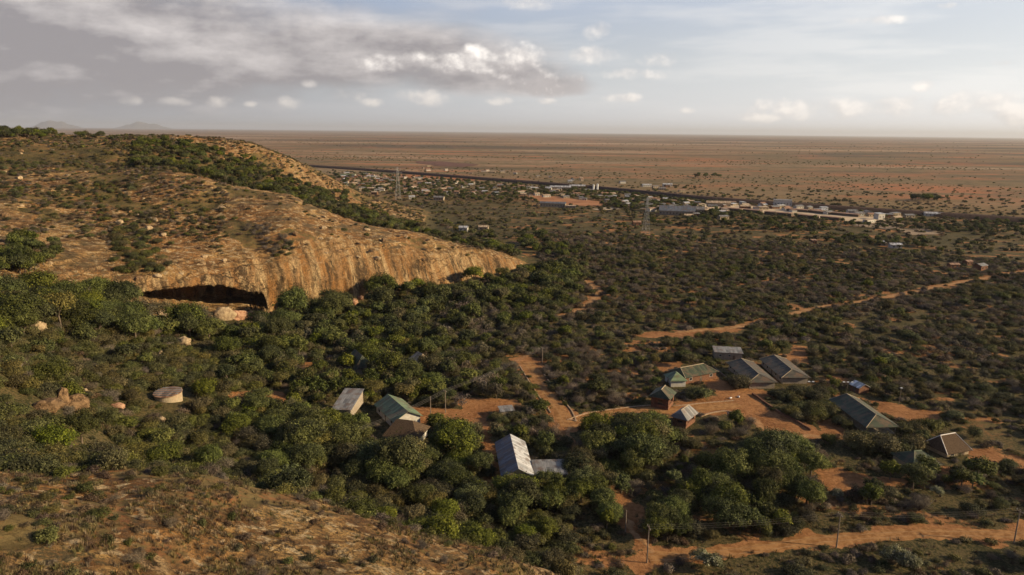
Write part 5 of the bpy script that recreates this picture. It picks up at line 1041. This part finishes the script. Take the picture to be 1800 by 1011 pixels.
for i, c in enumerate([(190, 335, 55, 14, 26, 'bush', .5, .9), (236, 430, 45, 28, 45, 'bush', .5, 1.0), (250, 465, 60, 20, 40, 'bush', .5, 1.0), (455, 405, 26, 10, 16, 'dry', .5, .9), (485, 428, 28, 24, 26, 'dry', .5, 1.0), (495, 440, 24, 18, 14, 'bush', .4, .8), (55, 450, 60, 22, 34, 'tree', .5, .8), (20, 470, 60, 16, 24, 'tree', .5, .9),
                       (30, 300, 50, 12, 24, 'bush', .5, .9), (30, 240, 60, 4, 44, 'tree', .6, 1.0), (80, 242, 30, 3, 16, 'tree', .5, .85), (160, 242, 26, 3, 12, 'tree', .45, .8), (235, 243, 60, 3, 22, 'bush', .7, 1.1), (350, 400, 50, 18, 22, 'bush', .3, .6), (330, 300, 40, 8, 22, 'bush', .6, 1.0), (240, 256, 60, 8, 36, 'bush', .6, 1.1),
                       (590, 350, 26, 14, 22, 'tree', .5, .8), (640, 375, 40, 12, 26, 'tree', .45, .75), (720, 392, 30, 7, 16, 'bush', .6, 1.0), (940, 432, 26, 16, 26, 'tree', .6, 1.0), (985, 445, 30, 12, 24, 'tree', .55, .9), (850, 430, 30, 14, 20, 'tree', .45, .7), (900, 415, 60, 8, 26, 'tree', .4, .7), (930, 520, 60, 22, 44, 'tree', .75, 1.1), (990, 510, 30, 14, 18, 'tree', .6, .9),
                       (1330, 395, 60, 10, 42, 'tree', .5, .85), (1400, 400, 60, 8, 34, 'tree', .5, .85), (1500, 425, 60, 7, 40, 'tree', .5, .8), (1590, 432, 50, 7, 34, 'tree', .5, .85), (1680, 405, 80, 5, 34, 'tree', .45, .75), (1770, 395, 60, 4, 30, 'tree', .5, .8), (1600, 448, 60, 6, 24, 'bush', .8, 1.3), (1630, 352, 34, 3, 16, 'tree', .8, 1.3), (1245, 352 - 40, 30, 2, 8, 'tree', .9, 1.4),
                       (1200, 392, 70, 7, 40, 'tree', .5, .85), (1260, 380, 30, 6, 18, 'tree', .5, .9), (1100, 362, 60, 8, 30, 'tree', .6, .9), (1740, 520, 60, 14, 60, 'bush', .8, 1.3), (1130, 800, 30, 40, 12, 'tree', .9, 1.2), (1090, 790, 50, 36, 14, 'tree', .85, 1.15), (1370, 830, 60, 28, 9, 'tree', .9, 1.2), (1330, 850, 60, 26, 8, 'tree', .8, 1.1), (1236, 700, 16, 5, 4, 'bush', 1.2, 1.6), (1252, 705, 12, 4, 3, 'bush', 1.0, 1.4), (1310, 682, 24, 5, 6, 'bush', 1.2, 1.7), (1345, 690, 24, 5, 5, 'bush', 1.0, 1.5), (1385, 698, 26, 5, 6, 'bush', 1.0, 1.4), (1248, 672, 10, 4, 3, 'bush', 1.0, 1.3), (1296, 748, 6, 2, 2, 'tree', .5, .6), (1180, 735, 14, 4, 3, 'tree', .45, .6), (1195, 650, 12, 3, 0, 'bush', 1, 1), (1420, 730, 50, 14, 22, 'bush', .9, 1.4), (1440, 700, 30, 10, 10, 'bush', .9, 1.3), (1370, 740, 12, 4, 3, 'bush', .7, 1), (1360, 790, 40, 10, 12, 'bush', .8, 1.2), (1560, 790, 60, 10, 14, 'bush', 1.1, 1.6), (1610, 760, 30, 8, 6, 'bush', 1.1, 1.5), (1480, 745, 20, 10, 6, 'bush', .8, 1.1), (705, 672, 26, 8, 5, 'tree', 1.0, 1.3), (640, 742, 22, 10, 5, 'tree', 1.0, 1.25), (785, 805, 24, 14, 6, 'tree', 1.1, 1.35), (690, 835, 34, 12, 6, 'tree', 1.1, 1.35), (790, 655, 34, 14, 8, 'tree', .9, 1.2), (935, 868, 16, 6, 4, 'tree', .8, 1.0), (560, 790, 50, 24, 8, 'tree', 1.0, 1.25), (650, 640, 20, 8, 5, 'tree', .9, 1.1), (600, 745, 16, 8, 4, 'tree', .8, 1.0), (850, 540, 46, 8, 12, 'tree', 1.1, 1.35), (560, 570, 40, 10, 9, 'tree', 1.1, 1.35), (1035, 850, 26, 44, 16, 'tree', .6, .95), (1080, 890, 22, 30, 10, 'tree', .6, .85), (985, 880, 30, 34, 10, 'tree', .55, .8), (850, 700, 50, 30, 12, 'tree', .5, .8), (1395, 880, 60, 24, 9, 'tree', .75, 1.0),
                       (1240, 900, 60, 30, 12, 'tree', .7, .95), (1180, 930, 40, 22, 8, 'tree', .65, .85), (1330, 930, 50, 10, 7, 'tree', .5, .7), (880, 900, 70, 30, 12, 'tree', .7, 1.0), (1640, 850, 90, 22, 10, 'tree', .6, .85), (1560, 880, 60, 10, 5, 'tree', .5, .7)]): cluster(*c[:5], *c[5:], 'town' if 340 < c[1] < 412 and c[0] > 1000 else ('hill' if c[0] < 780 and c[1] < 480 else 'plain' if c[0] > 1000 else 'wood'), 900+i)
# trees in the town
g = np.random.default_rng(61); n = 1700; px = g.uniform(580, 1290, n); ry_ = rail_y(px); lim = np.where(px < 900, 36, 26); py = ry_+5+lim*g.uniform(0, 1, n); P = ray(px, py); t = -CAM_H/P[:, 2]; x, y = P[:, 0]*t, P[:, 1]*t; ok = clear(x, y, 1) & (H(x, y) < 3) & (bare_at(x, y) < .4)
add(x[ok], y[ok], K['tree'], g.uniform(.42, .85, n)[ok], 'town')
n = 220; px = g.uniform(1290, 1800, n); py = rail_y(px)+4+26*g.uniform(0, 1, n)**.8; P = ray(px, py); t = -CAM_H/P[:, 2]; x, y = P[:, 0]*t, P[:, 1]*t; ok = clear(x, y, 3) & ~((py > rail_y(px)+4) & (py < rail_y(px)+19) & (px < 1550)); add(x[ok], y[ok], K['tree'], g.uniform(.35, .75, n)[ok], 'town')
# 5 the near ridge
for kind, cell, seed, p0, s0, s1 in (('bush', 4.2, 71, .06, .3, .65), ('shrub', 1.5, 72, .13, .35, .9), ('grass', .62, 73, .34, .6, 1.1), ('dry', 5.5, 74, .10, .3, .6)):
    x, y, a, r, g = grid(A_(-40, 900), A_(1020, 1000), 66, 134, cell, seed); px_ = proj(x, y, H(x, y))[0]; ok = (r < Fk(2, a)+3) & (g.uniform(size=len(x)) < p0*(.10+1.9*sst(dens(x, y, 8, seed+1)*.6+.4*dens(x, y, 2.5, seed+8), .44, .58)+(1.6*(1-sst(px_, 60, 330))*(kind in ('bush', 'shrub'))))) & (bare_at(x, y) < .4); 
    if kind == 'bush': ok &= g.uniform(size=len(x)) < 1-.6*sst(x, -60, -20)
    add(x[ok], y[ok], K[kind], g.uniform(s0, s1, len(x))[ok], 'ridge')
# 6 grass and small shrubs on the open right side and along roads
for kind, cell, seed, p0, s0, s1, r1 in (('shrub', 2.3, 81, .55, .6, 1.5, 330), ('grass', 1.5, 82, .55, .8, 1.7, 210), ('shrub', 3.0, 84, .7, 1., 2.4, 640), ('shrub', 8.0, 85, .4, 1.2, 2.6, 1150)):
    x, y, a, r, g = grid(A_(-60) if cell == 2.3 else A_(950 if r1 < 700 else 560, 400), A_(2350), 108 if r1 < 500 else (330 if r1 < 700 else 620), r1, cell, seed); ok = (g.uniform(size=len(x)) < p0*(.25+.8*sst(dens(x, y, 12, seed+1), .38, .56))) & (bare_at(x, y) < .45) & clear(x, y, .3) & (r > Fk(2, a)) & ((r < np.where(a < aE, Fk(6, a), 1e9)) | (H(x, y) < 1.5)); add(x[ok], y[ok], K[kind], g.uniform(s0, s1, len(x))[ok], 'plain')
for px, py, s in [(1360, 815, 1.0), (1385, 818, .9), (1230, 985, .9), (1470, 870, .8), (1645, 870, .8), (1570, 985, 1.1), (1250, 1000, 1.0), (1585, 995, .9), (1600, 1000, .8)]: q = G(px, py+6); add(q.x, q.y, K['pale'], s, 'plain')

D = np.vstack(PL); Dx, Dy, Dk, Ds, Dz = [c.copy() for c in D.T]
da_, dr_ = polar(Dx, Dy); fo_ = Fk(6, da_); gap_ = 22+18*sst(da_, A_(440), A_(520)); low_ = (da_ > A_(235)) & (da_ < A_(912)) & (dr_ > fo_-gap_) & (dr_ < fo_+3)
low_ &= (Dk != 0) | (np.sin(Dx*12.9+Dy*7.3) < .72); Dk[low_ & (Dk == 0)] = 1; Ds[low_] = np.minimum(Ds[low_]*.8, .8)
SG_ = sightclear(Dx, Dy, np.where(Dk == 0, 2.5, 1.0), [(q_.x, q_.y, 16, 4.0) for q_ in [G(715, 768), G(705, 760), G(725, 764)]]); Dx, Dy, Dk, Ds, Dz = [c[SG_] for c in (Dx, Dy, Dk, Ds, Dz)]; Hz = H(Dx, Dy); dist = np.sqrt(Dx**2+Dy**2+(CAM_H-Hz)**2)
hgt = np.array([7.5, 2.8, 2.6, .9, 1.7, .5, 4])[Dk.astype(int)]*Ds; ppx, ppy, _ = proj(Dx, Dy, Hz+hgt*.8)
_, _, dh = hit(np.clip(ppx, -2000, 4000), np.clip(ppy, 100, 1400)); rr_ = np.hypot(Dx, Dy)
seen = (ppx > -25) & (ppx < 1825) & (ppy < 1030) & ((dh > rr_-4-hgt) | (ppy < 236))
keepout = (ppx < -260) | (ppx > 2500); hidden = ~seen & (dh < rr_-45) & (ppy > 236)
keep = ~keepout & ~hidden
rot = rng.uniform(0, 6.283, len(Dx)); wob = rng.uniform(.82, 1.2, (len(Dx), 2)); var = rng.integers(0, 60, len(Dx))
bpx, bqy, _ = proj(Dx, Dy, Hz); u_ = rng.uniform(size=len(Dx)); isT = Dk == 0; thin = isT & (bpx > 770) & (bpx < 1010) & (bqy > 545) & (bqy < 780)
var = np.where(isT, (u_*5).astype(int), var); u2 = rng.uniform(size=len(Dx)); var = np.where(isT & (u2 < .14), 5, var); var = np.where(isT & (u2 > .90), 6, var); var = np.where(thin & (u2 < .62), 6, var); var = np.where(thin & (u2 < .28), 7, var)
var = np.where((Dk == 3) & (Dz == ZN.index('ridge')) & (var % 4 == 3) & (u_ < .8), 2, var)
indiv = np.zeros(len(Dx), bool)
NPROTO = {k: len(PROTO[k]) for k in KINDS}
ZONE_TXT = {'wood': ('in the thick wood below the cliff', 'wood below the cliff'), 'slope': ('on the green slope below the cliff', 'green slope below the cliff'), 'plain': ('on the red plain around the halls and roads', 'red plain around the halls'), 'midplain': ('on the plain before the town', 'plain before the town'),
            'farplain': ('on the far plain', 'far plain'), 'hill': ('on the orange rocky hill', 'rocky hill'), 'town': ('among the town houses', 'town'), 'ridge': ('on the near brown ridge', 'near ridge')}
NAMES = {'tree': ('broadleaf_tree', 'tree', ['dense dark green tree', 'broad rounded tree', 'lumpy spreading tree', 'full crowned tree', 'ragged open tree', 'flat topped olive tree', 'thin grey green tree', 'half leafless grey brown tree']),
         'bush': ('thorn_bush', 'bush', ['dark green rounded bush', 'olive thorn bush', 'low spreading dark green bush', 'tall olive thorn bush', 'wide flat green bush']),
         'dry': ('dry_shrub', 'shrub', ['grey leafless shrub', 'brownish half bare shrub', 'pale twiggy shrub']),
         'shrub': ('heath_shrub', 'shrub', ['small green heath shrub', 'small olive heath shrub', 'small brown heath shrub', 'small grey heath shrub'])}
def where_txt(px, py):
    marks = [(295, 690, 'the round water tank'), (611, 682, 'the narrow tin shed'), (700, 715, 'the pale green roof'), (715, 750, 'the brown thatched house'), (905, 800, 'the tin-roofed hall'), (965, 820, 'the low annex'), (1160, 690, 'the green roofed gatehouse'), (1204, 725, 'the grey roofed gatehouse'),
             (1215, 648, 'the long green roofed house'), (1325, 650, 'the left twin long building'), (1378, 640, 'the right twin long building'), (1525, 720, 'the long open hall'), (1665, 775, 'the thatched hut with a white ridge'), (1615, 802, 'the small dark green hipped roof'), (1470, 930, 'the middle power pole'), (1785, 925, 'the right edge power pole'),
             (1138, 960, 'the pole at the road bend'), (110, 705, 'the domed boulders'), (350, 515, 'the cave mouth'), (953, 630, 'the pale pole above the compound road'), (626, 622, 'the steep dark hut'), (1500, 845, 'the lower sandy clearing'), (60, 930, 'the left end of the near ridge'), (250, 850, 'the sandy top of the near ridge'), (260, 980, 'the green hollow on the near ridge'), (500, 900, 'the middle of the ridge crest'), (500, 985, 'the sandy path on the ridge'), (720, 925, 'the right half of the ridge crest'), (760, 990, 'the orange earth at the ridge end'), (900, 985, 'the right tip of the near ridge'), (60, 230, 'the skyline trees at the far left'), (300, 280, 'the hill gully'), (560, 360, 'the lower hill gully'), (1005, 730, 'the junction of the compound road'), (850, 510, 'the right end of the cliff'), (1050, 515, 'the winding track'), (620, 530, 'the streaked cliff foot')]
    b = min(marks, key=lambda m: math.hypot(px-m[0], (py-m[1])*1.3)); dx, dy = px-b[0], py-b[1]
    if math.hypot(dx, dy) > 130: return None
    if abs(dx) > abs(dy)*1.2: s = 'right of' if dx > 0 else 'left of'
    else: s = 'below' if dy > 0 else 'above'
    return ('just ' if math.hypot(dx, dy) < 45 else '')+s+' '+b[2]
used = {}
for kind in ('tree', 'bush', 'dry', 'shrub', 'pale'):
    ki = K[kind]; ids = np.where((Dk == ki) & seen)[0]; sc_ = hgt[ids]/dist[ids]; ids = ids[np.argsort(-sc_)][:295 if kind != 'pale' else 20]; indiv[ids] = True
    for i in ids:
        v = int(var[i]) % NPROTO[kind]; px, py = float(ppx[i]), float(ppy[i]); loc = where_txt(px, py)
        zt_, gt = ZONE_TXT[ZN[int(Dz[i])]]
        if kind == 'pale': nm, cat, look = 'flowering_bush', 'bush', 'pale cream flowering bush'
        else: nm, cat, looks = NAMES[kind]; look = looks[v]; look = ('big ' if Ds[i]*wob[i, 0] > 1.08 else 'little ' if Ds[i]*wob[i, 0] < .62 else '')+(look.replace('small ', '') if kind == 'shrub' else look)
        lab = look+' '+(loc or zt_); grp = f"{cat+('es' if cat == 'bush' else 's')} {loc or zt_}: {look}"
        s = float(Ds[i]); pos = (float(Dx[i]), float(Dy[i]), float(Hz[i])-.15*s); scv = (s*float(wob[i, 0]), s*float(wob[i, 0]), s*float(wob[i, 1]))
        if kind == 'tree':
            o = empty(nm, pos, float(rot[i])); o.scale = scv
            c_ = PROTO['tree'][v].copy(); COL.objects.link(c_); c_.parent = o; t_ = TRUNKS[v].copy(); COL.objects.link(t_); t_.parent = o
        else:
            o = PROTO[kind][v].copy(); o.name = nm; COL.objects.link(o); o.location = pos; o.scale = scv; o.rotation_euler = (0, 0, float(rot[i]))
        tag(o, lab, cat, grp)

def scatter(name, label, cat, ids, protos, big=1.0):
    if not len(ids): return
    coll = bpy.data.collections.new(name+'_kinds')
    for j, p in enumerate(protos): q = p.copy(); q.name = f'{name}_{j:02d}'; coll.objects.link(q)
    me = bpy.data.meshes.new(name); me.vertices.add(len(ids)); me.vertices.foreach_set('co', np.column_stack([Dx[ids], Dy[ids], Hz[ids]-.12*Ds[ids]]).astype(np.float32).ravel())
    o = bpy.data.objects.new(name, me); COL.objects.link(o)
    a = me.attributes.new('turn', 'FLOAT_VECTOR', 'POINT'); a.data.foreach_set('vector', np.column_stack([ids*0, ids*0, rot[ids]]).astype(np.float32).ravel())
    a = me.attributes.new('grow', 'FLOAT_VECTOR', 'POINT'); a.data.foreach_set('vector', (np.column_stack([Ds[ids]*wob[ids, 0], Ds[ids]*wob[ids, 0], Ds[ids]*wob[ids, 1]])*big).astype(np.float32).ravel())
    a = me.attributes.new('pick', 'INT', 'POINT'); a.data.foreach_set('value', (var[ids] % len(protos)).astype(np.int32))
    ng = bpy.data.node_groups.new(name, 'GeometryNodeTree'); ng.interface.new_socket('Geometry', in_out='INPUT', socket_type='NodeSocketGeometry'); ng.interface.new_socket('Geometry', in_out='OUTPUT', socket_type='NodeSocketGeometry')
    gi = ng.nodes.new('NodeGroupInput'); go = ng.nodes.new('NodeGroupOutput'); ip = ng.nodes.new('GeometryNodeInstanceOnPoints'); mp = ng.nodes.new('GeometryNodeMeshToPoints'); ci = ng.nodes.new('GeometryNodeCollectionInfo')
    ci.inputs['Collection'].default_value = coll; ci.inputs['Separate Children'].default_value = True; ci.inputs['Reset Children'].default_value = True
    def na_(nm_, ty): x_ = ng.nodes.new('GeometryNodeInputNamedAttribute'); x_.data_type = ty; x_.inputs['Name'].default_value = nm_; return x_.outputs['Attribute']
    lk = ng.links.new; lk(gi.outputs[0], mp.inputs[0]); lk(mp.outputs[0], ip.inputs['Points']); lk(ci.outputs[0], ip.inputs['Instance']); ip.inputs['Pick Instance'].default_value = True
    lk(na_('pick', 'INT'), ip.inputs['Instance Index']); lk(na_('grow', 'FLOAT_VECTOR'), ip.inputs['Scale'])
    er = ng.nodes.new('FunctionNodeEulerToRotation'); lk(na_('turn', 'FLOAT_VECTOR'), er.inputs[0]); lk(er.outputs[0], ip.inputs['Rotation']); lk(ip.outputs[0], go.inputs[0])
    md = o.modifiers.new('scatter', 'NODES'); md.node_group = ng; tag(o, label, cat, kind='stuff')
rest = keep & ~indiv
pick = lambda k, m=True: np.where((Dk == K[k]) & rest & m)[0]
scatter('far_woodland', 'mass of smaller green trees in the wood, in the town and along the hill gully', 'woodland', pick('tree'), PROTO['tree_far'])
nearb = dist < 620
scatter('thorn_scrub', 'dense olive and dark green thorn scrub covering slope and plain', 'scrub', pick('bush', nearb), PROTO['bush'])
scatter('distant_scrub', 'small dark dots of scrub fading out over the plain', 'scrub', np.concatenate([pick('bush', ~nearb), pick('far'), pick('dry', ~nearb)]), PROTO['far'])
scatter('dry_scrub', 'grey brown half leafless scrub in patches', 'scrub', pick('dry', nearb), PROTO['dry'])
scatter('low_heath', 'low heath of small shrubs between the bushes', 'heath', pick('shrub'), PROTO['shrub'])
scatter('dry_grass', 'tufts of dry yellow and brown grass', 'grass', pick('grass'), PROTO['grass'])

# ------------------------------------------------------------------ haze
hb_ = MB(); hb_.box((0, 60000, 350-1.0), (260000, 260000, 704)); 
hm_, b = newmat('haze'); pv = b.n('ShaderNodeVolumePrincipled'); pv.inputs['Color'].default_value = (.86, .89, .97, 1); pv.inputs['Density'].default_value = 2.2e-5; pv.inputs['Anisotropy'].default_value = .2
oo = b.n('ShaderNodeOutputMaterial'); b.nt.links.new(pv.outputs[0], oo.inputs['Volume'])
hz_ = hb_.build('haze', hm_); tag(hz_, 'thin pale haze over the far plain', 'haze', kind='stuff')
for o in COL.objects:
    if 'label' in o and len(o['label'].split()) > 16: print('LONG', o['label'])
print('plants', len(Dx), 'kept', int(keep.sum()), 'individual', int(indiv.sum()), 'objects', len(bpy.data.objects))
